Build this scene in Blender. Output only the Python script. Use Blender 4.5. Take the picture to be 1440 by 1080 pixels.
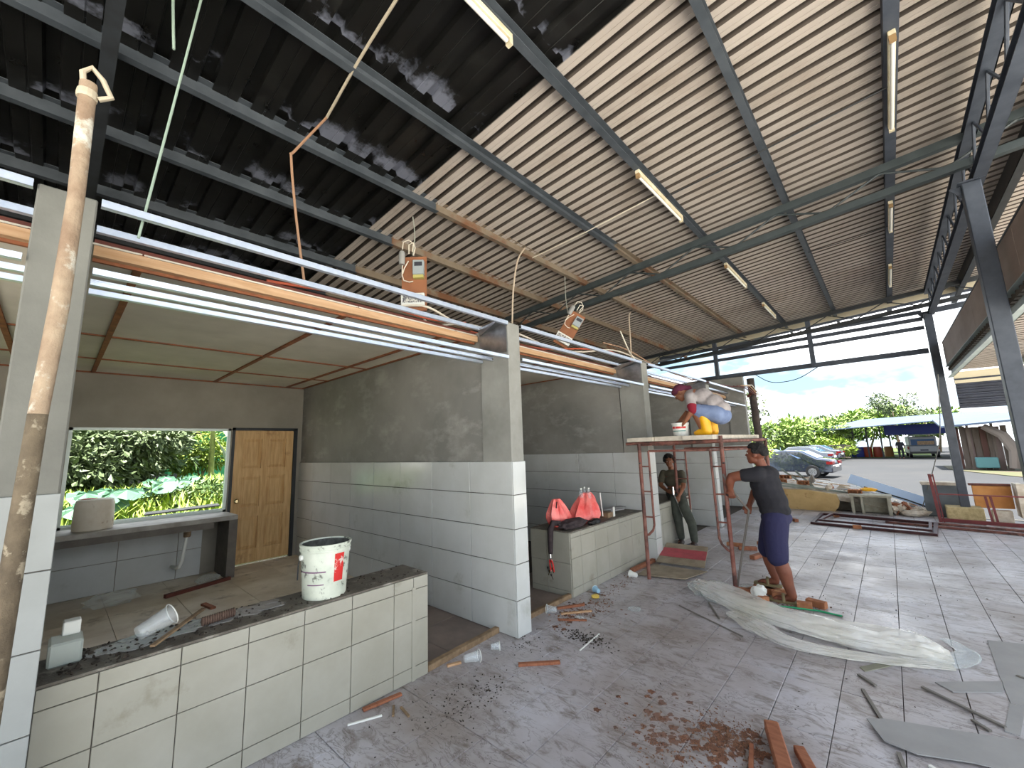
import bpy, bmesh, math, random
from mathutils import Vector, Matrix, noise as mnoise
R = random.Random(7)
for o in list(bpy.data.objects): bpy.data.objects.remove(o)
S = bpy.context.scene
C = S.collection
V = Vector

# ------------------------------------------------------------------ camera, sky, sun, exposure
cd = bpy.data.cameras.new('camera'); cam = bpy.data.objects.new('camera', cd); C.objects.link(cam)
cd.sensor_width = 36; cd.lens = 14.444; cd.clip_end = 500; cd.clip_start = 0.02
rows = ((0.73872209, 0.12827422, 0.66169131), (0.67317125, -0.09144968, -0.73381021), (-0.03361748, 0.98751338, -0.15390642))
mw = Matrix([list(r) + [0] for r in rows] + [[0, 0, 0, 1]]); mw.translation = (0, 0, 1.6)
cam.matrix_world = mw
S.camera = cam
S.view_settings.view_transform = 'Standard'; S.view_settings.look = 'None'
S.view_settings.exposure = 0.85; S.view_settings.gamma = 1.0; S.view_settings.use_curve_mapping = False
S.cycles.max_bounces = 10; S.cycles.diffuse_bounces = 5; S.cycles.glossy_bounces = 4
S.cycles.transparent_max_bounces = 12; S.cycles.sample_clamp_indirect = 6.0

SKY_STRENGTH = 1.0
w = bpy.data.worlds.new('sky'); S.world = w; w.use_nodes = True
nt = w.node_tree; nt.nodes.clear(); N = nt.nodes.new; L = nt.links.new
out = N('ShaderNodeOutputWorld'); bg = N('ShaderNodeBackground'); bg.inputs[1].default_value = SKY_STRENGTH
tc = N('ShaderNodeTexCoord'); sep = N('ShaderNodeSeparateXYZ'); L(tc.outputs['Generated'], sep.inputs[0])
gr = N('ShaderNodeValToRGB'); L(sep.outputs[2], gr.inputs[0])
e = gr.color_ramp.elements; e[0].position = 0.0; e[0].color = (0.46, 0.66, 0.80, 1); e[1].position = 0.6; e[1].color = (0.24, 0.48, 0.78, 1)
# clouds on a flattened dome
mp = N('ShaderNodeVectorMath'); mp.operation = 'MULTIPLY'; mp.inputs[1].default_value = (1, 1, 2.4); L(tc.outputs['Generated'], mp.inputs[0])
nz = N('ShaderNodeTexNoise'); nz.inputs['Scale'].default_value = 3.2; nz.inputs['Detail'].default_value = 9; nz.inputs['Roughness'].default_value = .55; L(mp.outputs[0], nz.inputs['Vector'])
cr = N('ShaderNodeValToRGB'); cr.color_ramp.elements[0].position = .40; cr.color_ramp.elements[1].position = .56; L(nz.outputs[0], cr.inputs[0])
nz2 = N('ShaderNodeTexNoise'); nz2.inputs['Scale'].default_value = 6; nz2.inputs['Detail'].default_value = 6; L(mp.outputs[0], nz2.inputs['Vector'])
cc = N('ShaderNodeValToRGB'); cc.color_ramp.elements[0].position = .35; cc.color_ramp.elements[0].color = (.44, .53, .68, 1); cc.color_ramp.elements[1].position = .58; cc.color_ramp.elements[1].color = (2.6, 2.6, 2.6, 1); L(nz2.outputs[0], cc.inputs[0])
mx = N('ShaderNodeMixRGB'); L(cr.outputs[0], mx.inputs[0]); L(gr.outputs[0], mx.inputs[1]); L(cc.outputs[0], mx.inputs[2])
L(mx.outputs[0], bg.inputs[0]); L(bg.outputs[0], out.inputs[0])

sl = bpy.data.lights.new('sun', 'SUN'); sl.energy = 18.0; sl.angle = math.radians(2); sl.color = (1, .96, .88)
so = bpy.data.objects.new('sun', sl); C.objects.link(so)
so.rotation_euler = V((0.10, -0.16, 1)).to_track_quat('Z', 'Y').to_euler()

# ------------------------------------------------------------------ materials
def lin(c):
    return tuple((v / 255 / 12.92 if v / 255 <= .04045 else ((v / 255 + .055) / 1.055) ** 2.4) for v in c) + (1,)
MATS = {}
def M(name, c, r=.6, m=0., c2=None, sc=6., mix=.5, bump=0., bsc=40., spec=.5, stretch=None, c3=None, sc3=3., lo3=.55, hi3=.62, rv=0., alpha=1., trans=0., ior=1.45, coat=0., st3=None, detail=6, lo=.35, hi=.65, dist3=0., veins=None, vsc=2.):
    if name in MATS: return MATS[name]
    mt = bpy.data.materials.new(name); mt.use_nodes = True; t = mt.node_tree; b = t.nodes['Principled BSDF']
    N = t.nodes.new; L = t.links.new
    b.inputs['Base Color'].default_value = lin(c); b.inputs['Roughness'].default_value = r; b.inputs['Metallic'].default_value = m
    b.inputs['Specular IOR Level'].default_value = spec; b.inputs['IOR'].default_value = ior
    b.inputs['Transmission Weight'].default_value = trans; b.inputs['Alpha'].default_value = alpha; b.inputs['Coat Weight'].default_value = coat
    mt.diffuse_color = lin(c)
    g = N('ShaderNodeNewGeometry')
    def vec(st):
        if not st: return g.outputs['Position']
        q = N('ShaderNodeMapping'); q.inputs['Scale'].default_value = st[:3]
        if len(st) > 3: q.inputs['Rotation'].default_value = (0, 0, st[3])
        L(g.outputs['Position'], q.inputs[0]); return q.outputs[0]
    def nzn(s, st, det=6, ro=.6, di=0.):
        n = N('ShaderNodeTexNoise'); n.inputs['Distortion'].default_value = di; n.inputs['Scale'].default_value = s; n.inputs['Detail'].default_value = det; n.inputs['Roughness'].default_value = ro
        L(vec(st), n.inputs['Vector']); return n.outputs[0]
    def ramp(src, lo, hi):
        q = N('ShaderNodeMapRange'); q.inputs[1].default_value = lo; q.inputs[2].default_value = hi; L(src, q.inputs[0]); return q.outputs[0]
    col = None
    if c2 is not None:
        f = ramp(nzn(sc, stretch, detail), lo, hi)
        x = N('ShaderNodeMixRGB'); x.inputs[1].default_value = lin(c); x.inputs[2].default_value = lin(c2)
        k = N('ShaderNodeMath'); k.operation = 'MULTIPLY'; k.inputs[1].default_value = mix * 2 if mix < .5 else 1; L(f, k.inputs[0]); L(k.outputs[0], x.inputs[0])
        col = x.outputs[0]
    if c3 is not None:
        f = ramp(nzn(sc3, st3, 8, .65, dist3), lo3, hi3)
        x = N('ShaderNodeMixRGB'); x.inputs[2].default_value = lin(c3)
        if col: L(col, x.inputs[1])
        else: x.inputs[1].default_value = lin(c)
        L(f, x.inputs[0]); col = x.outputs[0]
    if veins is not None:
        n = nzn(vsc, st3, 5, .62, 1.6); q = N('ShaderNodeMath'); q.operation = 'SUBTRACT'; q.inputs[1].default_value = .5; L(n, q.inputs[0])
        q2 = N('ShaderNodeMath'); q2.operation = 'ABSOLUTE'; L(q.outputs[0], q2.inputs[0]); q3 = N('ShaderNodeMapRange'); q3.inputs[1].default_value = .0; q3.inputs[2].default_value = .026; q3.inputs[3].default_value = .65; q3.inputs[4].default_value = 0; L(q2.outputs[0], q3.inputs[0])
        bz = nzn(1.3, None, 3); q4 = N('ShaderNodeMapRange'); q4.inputs[1].default_value = .36; q4.inputs[2].default_value = .54; L(bz, q4.inputs[0]); q5 = N('ShaderNodeMath'); q5.operation = 'MULTIPLY'; L(q3.outputs[0], q5.inputs[0]); L(q4.outputs[0], q5.inputs[1])
        x = N('ShaderNodeMixRGB'); x.inputs[2].default_value = lin(veins); L(q5.outputs[0], x.inputs[0])
        if col: L(col, x.inputs[1])
        else: x.inputs[1].default_value = lin(c)
        col = x.outputs[0]
    if col: L(col, b.inputs['Base Color'])
    if rv:
        f = nzn(sc * 1.7, stretch); q = N('ShaderNodeMapRange'); q.inputs[1].default_value = .3; q.inputs[2].default_value = .7; q.inputs[3].default_value = max(r - rv, .02); q.inputs[4].default_value = min(r + rv, 1); L(f, q.inputs[0]); L(q.outputs[0], b.inputs['Roughness'])
    if bump:
        bn = N('ShaderNodeBump'); bn.inputs['Strength'].default_value = bump; bn.inputs['Distance'].default_value = .02
        L(nzn(bsc, stretch, 4), bn.inputs['Height']); L(bn.outputs[0], b.inputs['Normal'])
    MATS[name] = mt
    return mt

floor_m = M('dusty floor tile', (194, 193, 200), r=.40, c2=(150, 141, 137), sc=1.0, c3=(120, 110, 102), sc3=5.0, lo3=.52, hi3=.70, st3=(1.0, 2.2, 1, .45), dist3=1.0, veins=(92, 82, 76), vsc=4.2, bump=.08, bsc=14, rv=.14)
grout_m = M('dark grout', (84, 78, 72), r=.9)
indoor_tile = M('mud stained floor tile', (222, 212, 194), r=.5, c2=(196, 182, 160), sc=2.2, c3=(140, 124, 104), sc3=3, lo3=.55, hi3=.7)
entry_tile = M('brown dusty floor tile', (136, 122, 114), r=.6, c2=(112, 100, 94), sc=3)
wall_tile = M('white glazed wall tile', (202, 205, 204), r=.14, c2=(190, 193, 190), sc=2.0, c3=(164, 166, 158), sc3=2.2, lo3=.60, hi3=.75, spec=.55)
cream_tile = M('cream glazed tile', (166, 164, 153), r=.30, c2=(155, 153, 140), sc=3.0, c3=(132, 128, 110), sc3=3.4, lo3=.62, hi3=.76)
plaster = M('grey cement plaster', (150, 148, 142), r=.85, c2=(128, 127, 122), sc=1.3, c3=(164, 162, 156), sc3=2.2, lo3=.52, hi3=.7, bump=.15, bsc=20, st3=(1, 1, 1.8))
plaster_l = M('pale cement plaster', (152, 152, 146), r=.85, c2=(128, 128, 122), sc=2.5, bump=.12, bsc=25)
lintel_m = M('brown grey plaster', (156, 150, 138), r=.9, c2=(138, 133, 122), sc=1.4, bump=.1)
cement = M('dirty cement top', (112, 106, 96), r=.62, c2=(82, 76, 68), sc=7, c3=(150, 146, 136), sc3=9, lo3=.56, hi3=.68, bump=.5, bsc=35)
cement_grey = M('smooth cement', (118, 112, 104), r=.8, c2=(98, 92, 86), sc=6)
ceil_panel = M('ceiling board', (216, 210, 196), r=.8, c2=(192, 186, 172), sc=1.2)
batten_red = M('red brown timber batten', (150, 92, 58), r=.7, c2=(116, 68, 44), sc=12)
timber = M('fresh sawn timber', (196, 162, 128), r=.7, c2=(176, 138, 100), sc=5, stretch=(8, .6, 8))
timber_red = M('red primed timber', (104, 54, 42), r=.6, c2=(82, 42, 34), sc=9)
old_wood = M('old grey wood', (150, 126, 98), r=.8, c2=(112, 92, 70), sc=14)
deck_m = M('weathered roof sheet underside', (182, 173, 164), r=.55, c2=(166, 157, 148), sc=1.4, c3=(148, 136, 124), sc3=1.1, lo3=.5, hi3=.75, stretch=(.35, 1, 1), spec=.3)
black_deck = M('black painted roof sheet', (20, 20, 19), r=.38, c2=(15, 15, 14), sc=3, c3=(34, 34, 32), sc3=3.6, lo3=.55, hi3=.74, rv=.14, spec=.5)
def purlin_patches(mt):  # mixes pale blue-grey noise patches into the colour beside each purlin
    t = mt.node_tree; N = t.nodes.new; L = t.links.new; b = t.nodes['Principled BSDF']
    g = N('ShaderNodeNewGeometry'); sp = N('ShaderNodeSeparateXYZ'); L(g.outputs['Position'], sp.inputs[0])
    def mth(op, a, v=None, v2=None):
        q = N('ShaderNodeMath'); q.operation = op
        if isinstance(a, (int, float)): q.inputs[0].default_value = a
        else: L(a, q.inputs[0])
        if v is not None:
            if isinstance(v, (int, float)): q.inputs[1].default_value = v
            else: L(v, q.inputs[1])
        return q.outputs[0]
    ph = mth('FRACT', mth('DIVIDE', mth('ADD', sp.outputs[0], 9.25 - .38 - .03), .925))      # 0 at each purlin
    band = mth('MULTIPLY', mth('GREATER_THAN', ph, .0), mth('SUBTRACT', 1.0, mth('MULTIPLY', ph, 3.6)))
    n = N('ShaderNodeTexNoise'); n.inputs['Scale'].default_value = 2.6; n.inputs['Detail'].default_value = 4; L(g.outputs['Position'], n.inputs['Vector'])
    n2 = N('ShaderNodeTexNoise'); n2.inputs['Scale'].default_value = 40; n2.inputs['Detail'].default_value = 4; L(g.outputs['Position'], n2.inputs['Vector'])
    m = mth('MULTIPLY', mth('MAXIMUM', band, 0), mth('MULTIPLY', mth('SUBTRACT', n.outputs[0], .47), 8.0)); m = mth('ADD', m, mth('MULTIPLY', mth('SUBTRACT', n2.outputs[0], .5), .8))
    r_ = N('ShaderNodeMapRange'); r_.inputs[1].default_value = .25; r_.inputs[2].default_value = .8; L(m, r_.inputs[0])
    x = N('ShaderNodeMixRGB'); x.inputs[2].default_value = lin((104, 108, 120)); L(r_.outputs[0], x.inputs[0])
    src = b.inputs['Base Color'].links[0].from_socket; L(src, x.inputs[1]); L(x.outputs[0], b.inputs['Base Color'])
purlin_patches(black_deck)
steel_paint = M('blue grey painted steel', (74, 80, 90), r=.5, c2=(58, 64, 74), sc=6, spec=.4)
steel_dark = M('dark painted steel', (46, 50, 54), r=.5, c2=(36, 38, 40), sc=8)
purlin_m = M('painted purlin with rust', (78, 84, 90), r=.5, c2=(60, 66, 72), sc=4)
purlin_rust = M('rusty purlin', (126, 114, 98), r=.75, c2=(106, 92, 76), sc=2.5, c3=(112, 76, 52), sc3=1.6, lo3=.5, hi3=.62)
green_steel = M('dark green steel', (58, 68, 62), r=.55, c2=(46, 54, 50), sc=5)
zinc = M('galvanised steel', (220, 228, 240), r=.32, m=.75, c2=(206, 216, 232), sc=20)
zinc_sheet = M('galvanised sheet', (160, 162, 166), r=.3, m=.8, c2=(120, 122, 126), sc=6)
alu = M('aluminium frame', (196, 206, 200), r=.4, m=.3)
door_wood = M('natural pine door', (222, 186, 132), r=.6, c2=(198, 156, 102), sc=4, stretch=(1, 9, .8), c3=(150, 104, 58), sc3=2.2, lo3=.62, hi3=.75)
brass = M('brass knob', (196, 180, 140), r=.25, m=1)
rust_red = M('rusty red oxide steel', (112, 62, 54), r=.7, c2=(136, 96, 84), sc=9, c3=(78, 54, 48), sc3=5, lo3=.5, hi3=.6)
oxide = M('dark red steel bar', (74, 36, 36), r=.5, c2=(58, 32, 32), sc=9)
red_rail = M('red oxide rail', (122, 50, 50), r=.55, c2=(98, 42, 42), sc=9)
white_pl = M('white plastic', (226, 228, 222), r=.4)
bucket_m = M('cement splashed bucket', (222, 228, 214), r=.55, c2=(196, 204, 190), sc=8, c3=(110, 114, 104), sc3=16, lo3=.56, hi3=.62)
bucket_in = M('cement crusted inside', (96, 98, 94), r=.9, c2=(60, 60, 58), sc=20)
pink = M('lilac printed band', (120, 84, 116), r=.5)
red_print = M('red printed label', (206, 44, 40), r=.5, c2=(206, 44, 40), c3=(220, 200, 190), sc3=30, lo3=.58, hi3=.62)
teal_print = M('teal print', (60, 140, 130), r=.5)
white_metal = M('white batten lamp enamel', (222, 214, 190), r=.4, c2=(196, 184, 150), sc=7)
lamp_tube = M('unlit fluorescent glass', (236, 234, 224), r=.2)
rusty_cap = M('rusty end cap', (150, 122, 84), r=.8)
clear = M('clear plastic', (225, 235, 235), r=.12, trans=.0, alpha=.22, spec=.8)
clear_cup = M('clear cup plastic', (225, 232, 235), r=.1, alpha=.2, spec=.9)
film = M('crumpled polythene film', (250, 250, 248), r=.12, alpha=.42, spec=1., bump=.35, bsc=14, c2=(238, 236, 224), sc=3, coat=.5)
red_bag = M('thin red plastic bag', (250, 96, 92), r=.25, spec=.8, bump=.5, bsc=30, c2=(255, 140, 132), sc=8)
cloth_dark = M('dark brown cloth', (70, 60, 62), r=.95, c2=(52, 44, 46), sc=20)
black_m = M('black rubber', (24, 24, 26), r=.5)
wire_w = M('white cable', (214, 206, 190), r=.5)
wire_y = M('grey string', (150, 152, 140), r=.6)
orange_pipe = M('orange conduit', (196, 92, 62), r=.45)
brick_m = M('orange clay brick', (178, 122, 86), r=.9, c2=(150, 96, 66), sc=14, c3=(206, 160, 120), sc3=8, lo3=.55, hi3=.65)
fibre = M('grey fibre cement board', (160, 160, 160), r=.8, c2=(148, 148, 148), sc=3)
fibre_edge = M('thin fibre cement strip', (122, 118, 112), r=.85)
orange_wood = M('orange hardwood offcut', (158, 102, 74), r=.75, c2=(134, 82, 58), sc=10, stretch=(1, 4, 1))
mortar = M('dark wet mortar crumbs', (66, 58, 50), r=.9, c2=(46, 40, 34), sc=20)
chips = M('brown wood chips', (130, 96, 74), r=.9, c2=(104, 74, 58), sc=20)
asphalt = M('sun bleached asphalt', (38, 39, 42), r=.95, c2=(34, 36, 39), sc=.6, c3=(45, 45, 46), sc3=.25, lo3=.5, hi3=.7, bump=.1)
unseen_yard_m = M('unseen yard paled to bounce light', (204, 200, 192), r=.9, c2=(190, 186, 178), sc=.5)  # albedo raised so this unseen ground throws sunlight into the hall
soil = M('grass and soil ground', (56, 70, 34), r=.95, c2=(78, 70, 52), sc=.7)
yellow_wall = M('ochre painted wall', (204, 174, 122), r=.85, c2=(186, 156, 104), sc=4, c3=(150, 116, 70), sc3=6, lo3=.6, hi3=.7)
rubble_m = M('pale broken plaster', (214, 206, 192), r=.95, c2=(178, 164, 146), sc=9)
car_black = M('black car paint', (26, 30, 44), r=.12, spec=.8, coat=1)
car_grey = M('silver car paint', (90, 96, 106), r=.2, m=.4, coat=.8)
car_red = M('red car paint', (120, 26, 34), r=.2, coat=.8)
car_glass = M('tinted car glass', (84, 112, 150), r=.03, m=.5, spec=1.)
tail_red = M('red tail lamp', (110, 20, 22), r=.2)
chrome = M('chrome', (220, 222, 226), r=.15, m=1)
roof_blue = M('pale blue roof sheet', (64, 78, 98), r=.7, c2=(58, 72, 92), sc=1)
navy = M('navy painted sheet', (52, 58, 74), r=.5, c2=(42, 46, 60), sc=4)
brown_board = M('brown fascia board', (160, 142, 130), r=.8, c2=(134, 116, 106), sc=2.2, stretch=(1, .3, 1))
pale_steel = M('pale green grey channel', (168, 180, 178), r=.6, c2=(150, 160, 158), sc=4)
cream = M('cream fascia', (214, 204, 178), r=.8)
skin1 = M('brown skin', (124, 74, 54), r=.55, c2=(108, 62, 46), sc=12)
skin2 = M('tan skin', (140, 92, 66), r=.55, c2=(124, 78, 56), sc=12)
tee = M('black cotton t-shirt', (38, 38, 44), r=.95, bump=.5, bsc=9, c2=(30, 30, 36), sc=6)
shorts_m = M('navy sports shorts', (36, 36, 70), r=.85, bump=.5, bsc=9)
olive = M('olive grey shirt', (92, 88, 74), r=.95, bump=.5, bsc=10, c2=(78, 74, 62), sc=9)
trouser_m = M('dark grey work trousers', (74, 78, 70), r=.95, bump=.5, bsc=10, c2=(58, 62, 56), sc=9)
shirt_l = M('pale grey shirt', (166, 160, 158), r=.95, bump=.5, bsc=10, c2=(138, 130, 130), sc=7)
jeans = M('faded blue jeans', (124, 140, 172), r=.95, bump=.4, bsc=12, c2=(100, 116, 150), sc=8)
scarf = M('maroon head scarf', (92, 36, 58), r=.9, c2=(74, 28, 46), sc=14)
maroon = M('maroon cuff cloth', (128, 26, 44), r=.9)
yellow_m = M('yellow rubber', (246, 186, 26), r=.4, c2=(226, 160, 20), sc=8)
hair = M('black hair', (22, 20, 20), r=.75, bump=.8, bsc=60)
sandal = M('olive sandal rubber', (128, 116, 84), r=.7)
eye_w = M('eye white', (220, 216, 210), r=.3)
leaf_a = M('deep green leaf', (62, 90, 44), r=.55, c2=(84, 108, 56), sc=3)
leaf_b = M('bright green leaf', (126, 148, 74), r=.6, c2=(98, 126, 54), sc=3)
leaf_c = M('grey green leaf', (98, 112, 76), r=.6, c2=(66, 82, 50), sc=5)
leaf_t = M('bluish taro leaf', (88, 128, 104), r=.6, c2=(68, 108, 86), sc=3)
leaf_y = M('yellow green leaf', (140, 154, 62), r=.6, c2=(104, 134, 48), sc=4)
leaf_dry = M('dry orange frond', (110, 78, 46), r=.8, c2=(90, 60, 36), sc=6)
bark = M('grey brown bark', (120, 108, 88), r=.9, c2=(90, 80, 64), sc=8)
green_wall = M('vivid green wall', (14, 96, 56), r=.8)
blue_tarp = M('blue plastic sheet', (24, 44, 120), r=.5)
orange_pl = M('orange red plastic', (140, 56, 34), r=.5)
blue_sheet = M('blue grey corrugated wall', (80, 98, 114), r=.6, c2=(70, 86, 102), sc=2)
drab = M('faded plank wall', (106, 96, 88), r=.9, c2=(88, 76, 68), sc=2, stretch=(3, 3, .4))
aqua = M('aqua cool box', (74, 118, 122), r=.5)
label_ink = M('dark print', (50, 52, 60), r=.6)

# ------------------------------------------------------------------ mesh building
class MB:
    def __init__(s): s.v = []; s.f = []; s.mi = []; s.cur = 0
    def add(s, vs, fs):
        b = len(s.v); s.v += [tuple(p) for p in vs]; s.f += [tuple(b + i for i in f) for f in fs]; s.mi += [s.cur] * len(fs); return s
    def box(s, a, b, mtx=None):
        x0, y0, z0 = (min(a[i], b[i]) for i in range(3)); x1, y1, z1 = (max(a[i], b[i]) for i in range(3))
        vs = [(x0, y0, z0), (x1, y0, z0), (x1, y1, z0), (x0, y1, z0), (x0, y0, z1), (x1, y0, z1), (x1, y1, z1), (x0, y1, z1)]
        if mtx: vs = [mtx @ V(p) for p in vs]
        return s.add(vs, [(3, 2, 1, 0), (4, 5, 6, 7), (0, 1, 5, 4), (1, 2, 6, 5), (2, 3, 7, 6), (3, 0, 4, 7)])
    def frame(s, d, up=(0, 0, 1)):
        d = V(d).normalized(); u = V(up)
        if abs(d.dot(u)) > .98: u = V((0, 1, 0)) if abs(d.y) < .9 else V((1, 0, 0))
        a = d.cross(u).normalized(); b = a.cross(d).normalized(); return a, b
    def bar(s, p0, p1, w, h, up=(0, 0, 1)):
        p0 = V(p0); p1 = V(p1); a, b = s.frame(p1 - p0, up); a *= w / 2; b *= h / 2
        vs = [p0 - a - b, p0 + a - b, p0 + a + b, p0 - a + b, p1 - a - b, p1 + a - b, p1 + a + b, p1 - a + b]
        return s.add(vs, [(0, 1, 2, 3), (7, 6, 5, 4), (4, 5, 1, 0), (5, 6, 2, 1), (6, 7, 3, 2), (7, 4, 0, 3)])
    def chan(s, p0, p1, w, h, t=.004, up=(0, 0, 1), side=1):
        # open C section: web and two flanges
        p0 = V(p0); p1 = V(p1); a, b = s.frame(p1 - p0, up)
        o = a * (side * (w / 2 - t / 2))
        s.bar(p0 + o, p1 + o, t, h, up)
        for q in (-1, 1): s.bar(p0 + b * q * (h / 2 - t / 2), p1 + b * q * (h / 2 - t / 2), w, t, up)
        return s
    def tube(s, pts, r, n=8, caps=True, closed=False):
        pts = [V(p) for p in pts]; rs = r if isinstance(r, (list, tuple)) else [r] * len(pts)
        rings = []; pa = None
        for i, p in enumerate(pts):
            d = (pts[min(i + 1, len(pts) - 1)] - pts[max(i - 1, 0)])
            if d.length < 1e-9: d = V((0, 0, 1))
            d.normalize()
            if pa is None: a = s.frame(d)[0]; b = d.cross(a).normalized()
            else:
                a = (pa - d * pa.dot(d))
                a = a.normalized() if a.length > 1e-6 else s.frame(d)[0]
                b = d.cross(a).normalized()
            pa = a
            rings.append([p + (a * math.cos(2 * math.pi * k / n) + b * math.sin(2 * math.pi * k / n)) * rs[i] for k in range(n)])
        fs = []
        for i in range(len(pts) - 1):
            for k in range(n): fs.append((i * n + k, i * n + (k + 1) % n, (i + 1) * n + (k + 1) % n, (i + 1) * n + k))
        if caps: fs.append(tuple(range(n - 1, -1, -1))); fs.append(tuple((len(pts) - 1) * n + k for k in range(n)))
        return s.add([p for ri in rings for p in ri], fs)
    def lathe(s, prof, n=24, mtx=Matrix(), cap0=True, cap1=True):
        vs = [mtx @ V((r * math.cos(2 * math.pi * k / n), r * math.sin(2 * math.pi * k / n), z)) for r, z in prof for k in range(n)]
        fs = [(i * n + k, i * n + (k + 1) % n, (i + 1) * n + (k + 1) % n, (i + 1) * n + k) for i in range(len(prof) - 1) for k in range(n)]
        if cap0: fs.append(tuple(range(n - 1, -1, -1)))
        if cap1: fs.append(tuple((len(prof) - 1) * n + k for k in range(n)))
        return s.add(vs, fs)
    def prism(s, poly, d, mtx=Matrix()):
        n = len(poly); vs = [mtx @ V((x, y, 0)) for x, y in poly] + [mtx @ V((x, y, d)) for x, y in poly]
        return s.add(vs, [tuple(range(n - 1, -1, -1)), tuple(range(n, 2 * n))] + [(k, (k + 1) % n, n + (k + 1) % n, n + k) for k in range(n)])
    def mesh(s, name, mats):
        me = bpy.data.meshes.new(name); me.from_pydata(s.v, [], s.f)
        for m in (mats if isinstance(mats, (list, tuple)) else [mats]): me.materials.append(m)
        if any(s.mi): me.polygons.foreach_set('material_index', s.mi)
        me.update(); return me

W = {}
def link(o, parent, world):
    C.objects.link(o); W[o.name] = world
    if parent is not None:
        o.parent = parent; o.matrix_parent_inverse = W[parent.name].inverted()
    o.matrix_basis = world
    return o
def obj(name, mb, mats, parent=None, smooth=False, loc=None, mtx=None, label=None, kind=None, bevel=0, fix=True):
    me = mb if isinstance(mb, bpy.types.Mesh) else mb.mesh(name, mats)
    if fix and not isinstance(mb, bpy.types.Mesh):
        bm = bmesh.new(); bm.from_mesh(me); bmesh.ops.recalc_face_normals(bm, faces=bm.faces)
        if bevel: bmesh.ops.bevel(bm, geom=[e for e in bm.edges if len(e.link_faces) == 2 and e.calc_face_angle(0) > .6], offset=bevel, segments=1, affect='EDGES')
        bm.to_mesh(me); bm.free()
    if smooth:
        me.polygons.foreach_set('use_smooth', [True] * len(me.polygons))
        try: me.set_sharp_from_angle(angle=math.radians(40))
        except Exception: pass
    o = bpy.data.objects.new(name, me)
    wm = mtx if mtx is not None else (Matrix.Translation(loc) if loc is not None else Matrix())
    link(o, parent, wm)
    if label: o['label'] = label
    if kind: o['kind'] = kind
    return o
def tag(o, label, cat, group=None):
    o['label'] = label; o['category'] = cat
    if group: o['group'] = group
    return o
G = -.45     # car park level
def thing(name, label, cat, loc=(0, 0, 0), group=None):
    o = bpy.data.objects.new(name, None); o.empty_display_size = .1
    link(o, None, Matrix.Translation(loc)); return tag(o, label, cat, group)
def struct(name, mb=None, mats=None, label=None, **k):
    if mb is None:
        o = bpy.data.objects.new(name, None); link(o, None, Matrix())
    else: o = obj(name, mb, mats, **k)
    o['kind'] = 'structure'
    if label: o['label'] = label
    return o
def box(a, b): return MB().box(a, b)
def rot(ax, deg): return Matrix.Rotation(math.radians(deg), 4, ax)
def T(x, y, z): return Matrix.Translation((x, y, z))

_tc = {}
def tile(parent, c, u, v, n, w, h, mat, t=.010, gap=.0040, name='tile'):
    """a wall or floor tile: centre c, unit axes u (w wide) and v (h tall), outward normal n; slab with chamfered front"""
    if mat is wall_tile: gap = .0068
    key = (round(w, 3), round(h, 3), mat.name, t)
    if key not in _tc:
        a, b = w / 2 - gap / 2, h / 2 - gap / 2; ch = .0018
        vs = [(-a, -b, 0), (a, -b, 0), (a, b, 0), (-a, b, 0), (-a, -b, t - ch), (a, -b, t - ch), (a, b, t - ch), (-a, b, t - ch), (-a + ch, -b + ch, t), (a - ch, -b + ch, t), (a - ch, b - ch, t), (-a + ch, b - ch, t)]
        fs = [(3, 2, 1, 0), (8, 9, 10, 11)] + [(i, (i + 1) % 4, 4 + (i + 1) % 4, 4 + i) for i in range(4)] + [(4 + i, 4 + (i + 1) % 4, 8 + (i + 1) % 4, 8 + i) for i in range(4)]
        _tc[key] = MB().add(vs, fs).mesh(name, mat)
    u, v, n = V(u), V(v), V(n)
    j = R.uniform(-.0012, .0012)
    m = Matrix(((u.x, v.x, n.x, c[0] + n.x * j), (u.y, v.y, n.y, c[1] + n.y * j), (u.z, v.z, n.z, c[2] + n.z * j), (0, 0, 0, 1)))
    if n.cross(u).dot(v) < 0: m = m @ Matrix.Diagonal((-1, 1, 1, 1)); 
    return obj(name, _tc[key], None, parent, mtx=m)
ZR = [1.48, 1.183, .888, .592, .296, 0.0]

# ================================================================== GROUND and FLOOR
TX0, TY0, TW, TH = -.436, 1.76, .2925, .585
fl = struct('floor', MB().box((-2.78, -3.2, -.40), (2.4, 11.9, -.012)).box((-7.5, -6, -.40), (-2.78, 11.9, -.012)), grout_m, label='screed bed under the tiled shop floor')
n_t = 0; rest = MB()
for i in range(-8, 9):
    for j in range(-8, 17):
        xc = TX0 + (i + .5) * TW; yc = TY0 + (j + .5) * TH
        x0, y0 = xc - TW / 2, yc - TH / 2
        if xc < -2.8 or yc > 11.6 or xc > 2.3: continue
        vis = (yc > .95 + (xc + 2.7) * .88 - .45) and (xc < .34 + (yc - 3.2) * .155 + .35)
        if vis: tile(fl, (xc, yc, -.012), (1, 0, 0), (0, 1, 0), (0, 0, 1), TW, TH, floor_m, t=.012, gap=.004); n_t += 1
        else: rest.box((x0 + .002, y0 + .002, -.012), (x0 + TW - .002, y0 + TH - .002, 0))
obj('tile', rest, floor_m, fl, kind='stuff')
for i in range(8):
    for j in range(5):
        tile(fl, (-7.45 + (i + .5) * .5838, .0 + (j + .5) * .5838 - .05, -.012), (1, 0, 0), (0, 1, 0), (0, 0, 1), .5838, .5838, indoor_tile if (j < 3 or i < 5) else entry_tile, t=.011)
for j in range(5):
    for i in range(2): tile(fl, (-3.36 + i * .5838, 3.27 + j * .5838, -.012), (1, 0, 0), (0, 1, 0), (0, 0, 1), .5838, .5838, entry_tile, t=.011)
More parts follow.
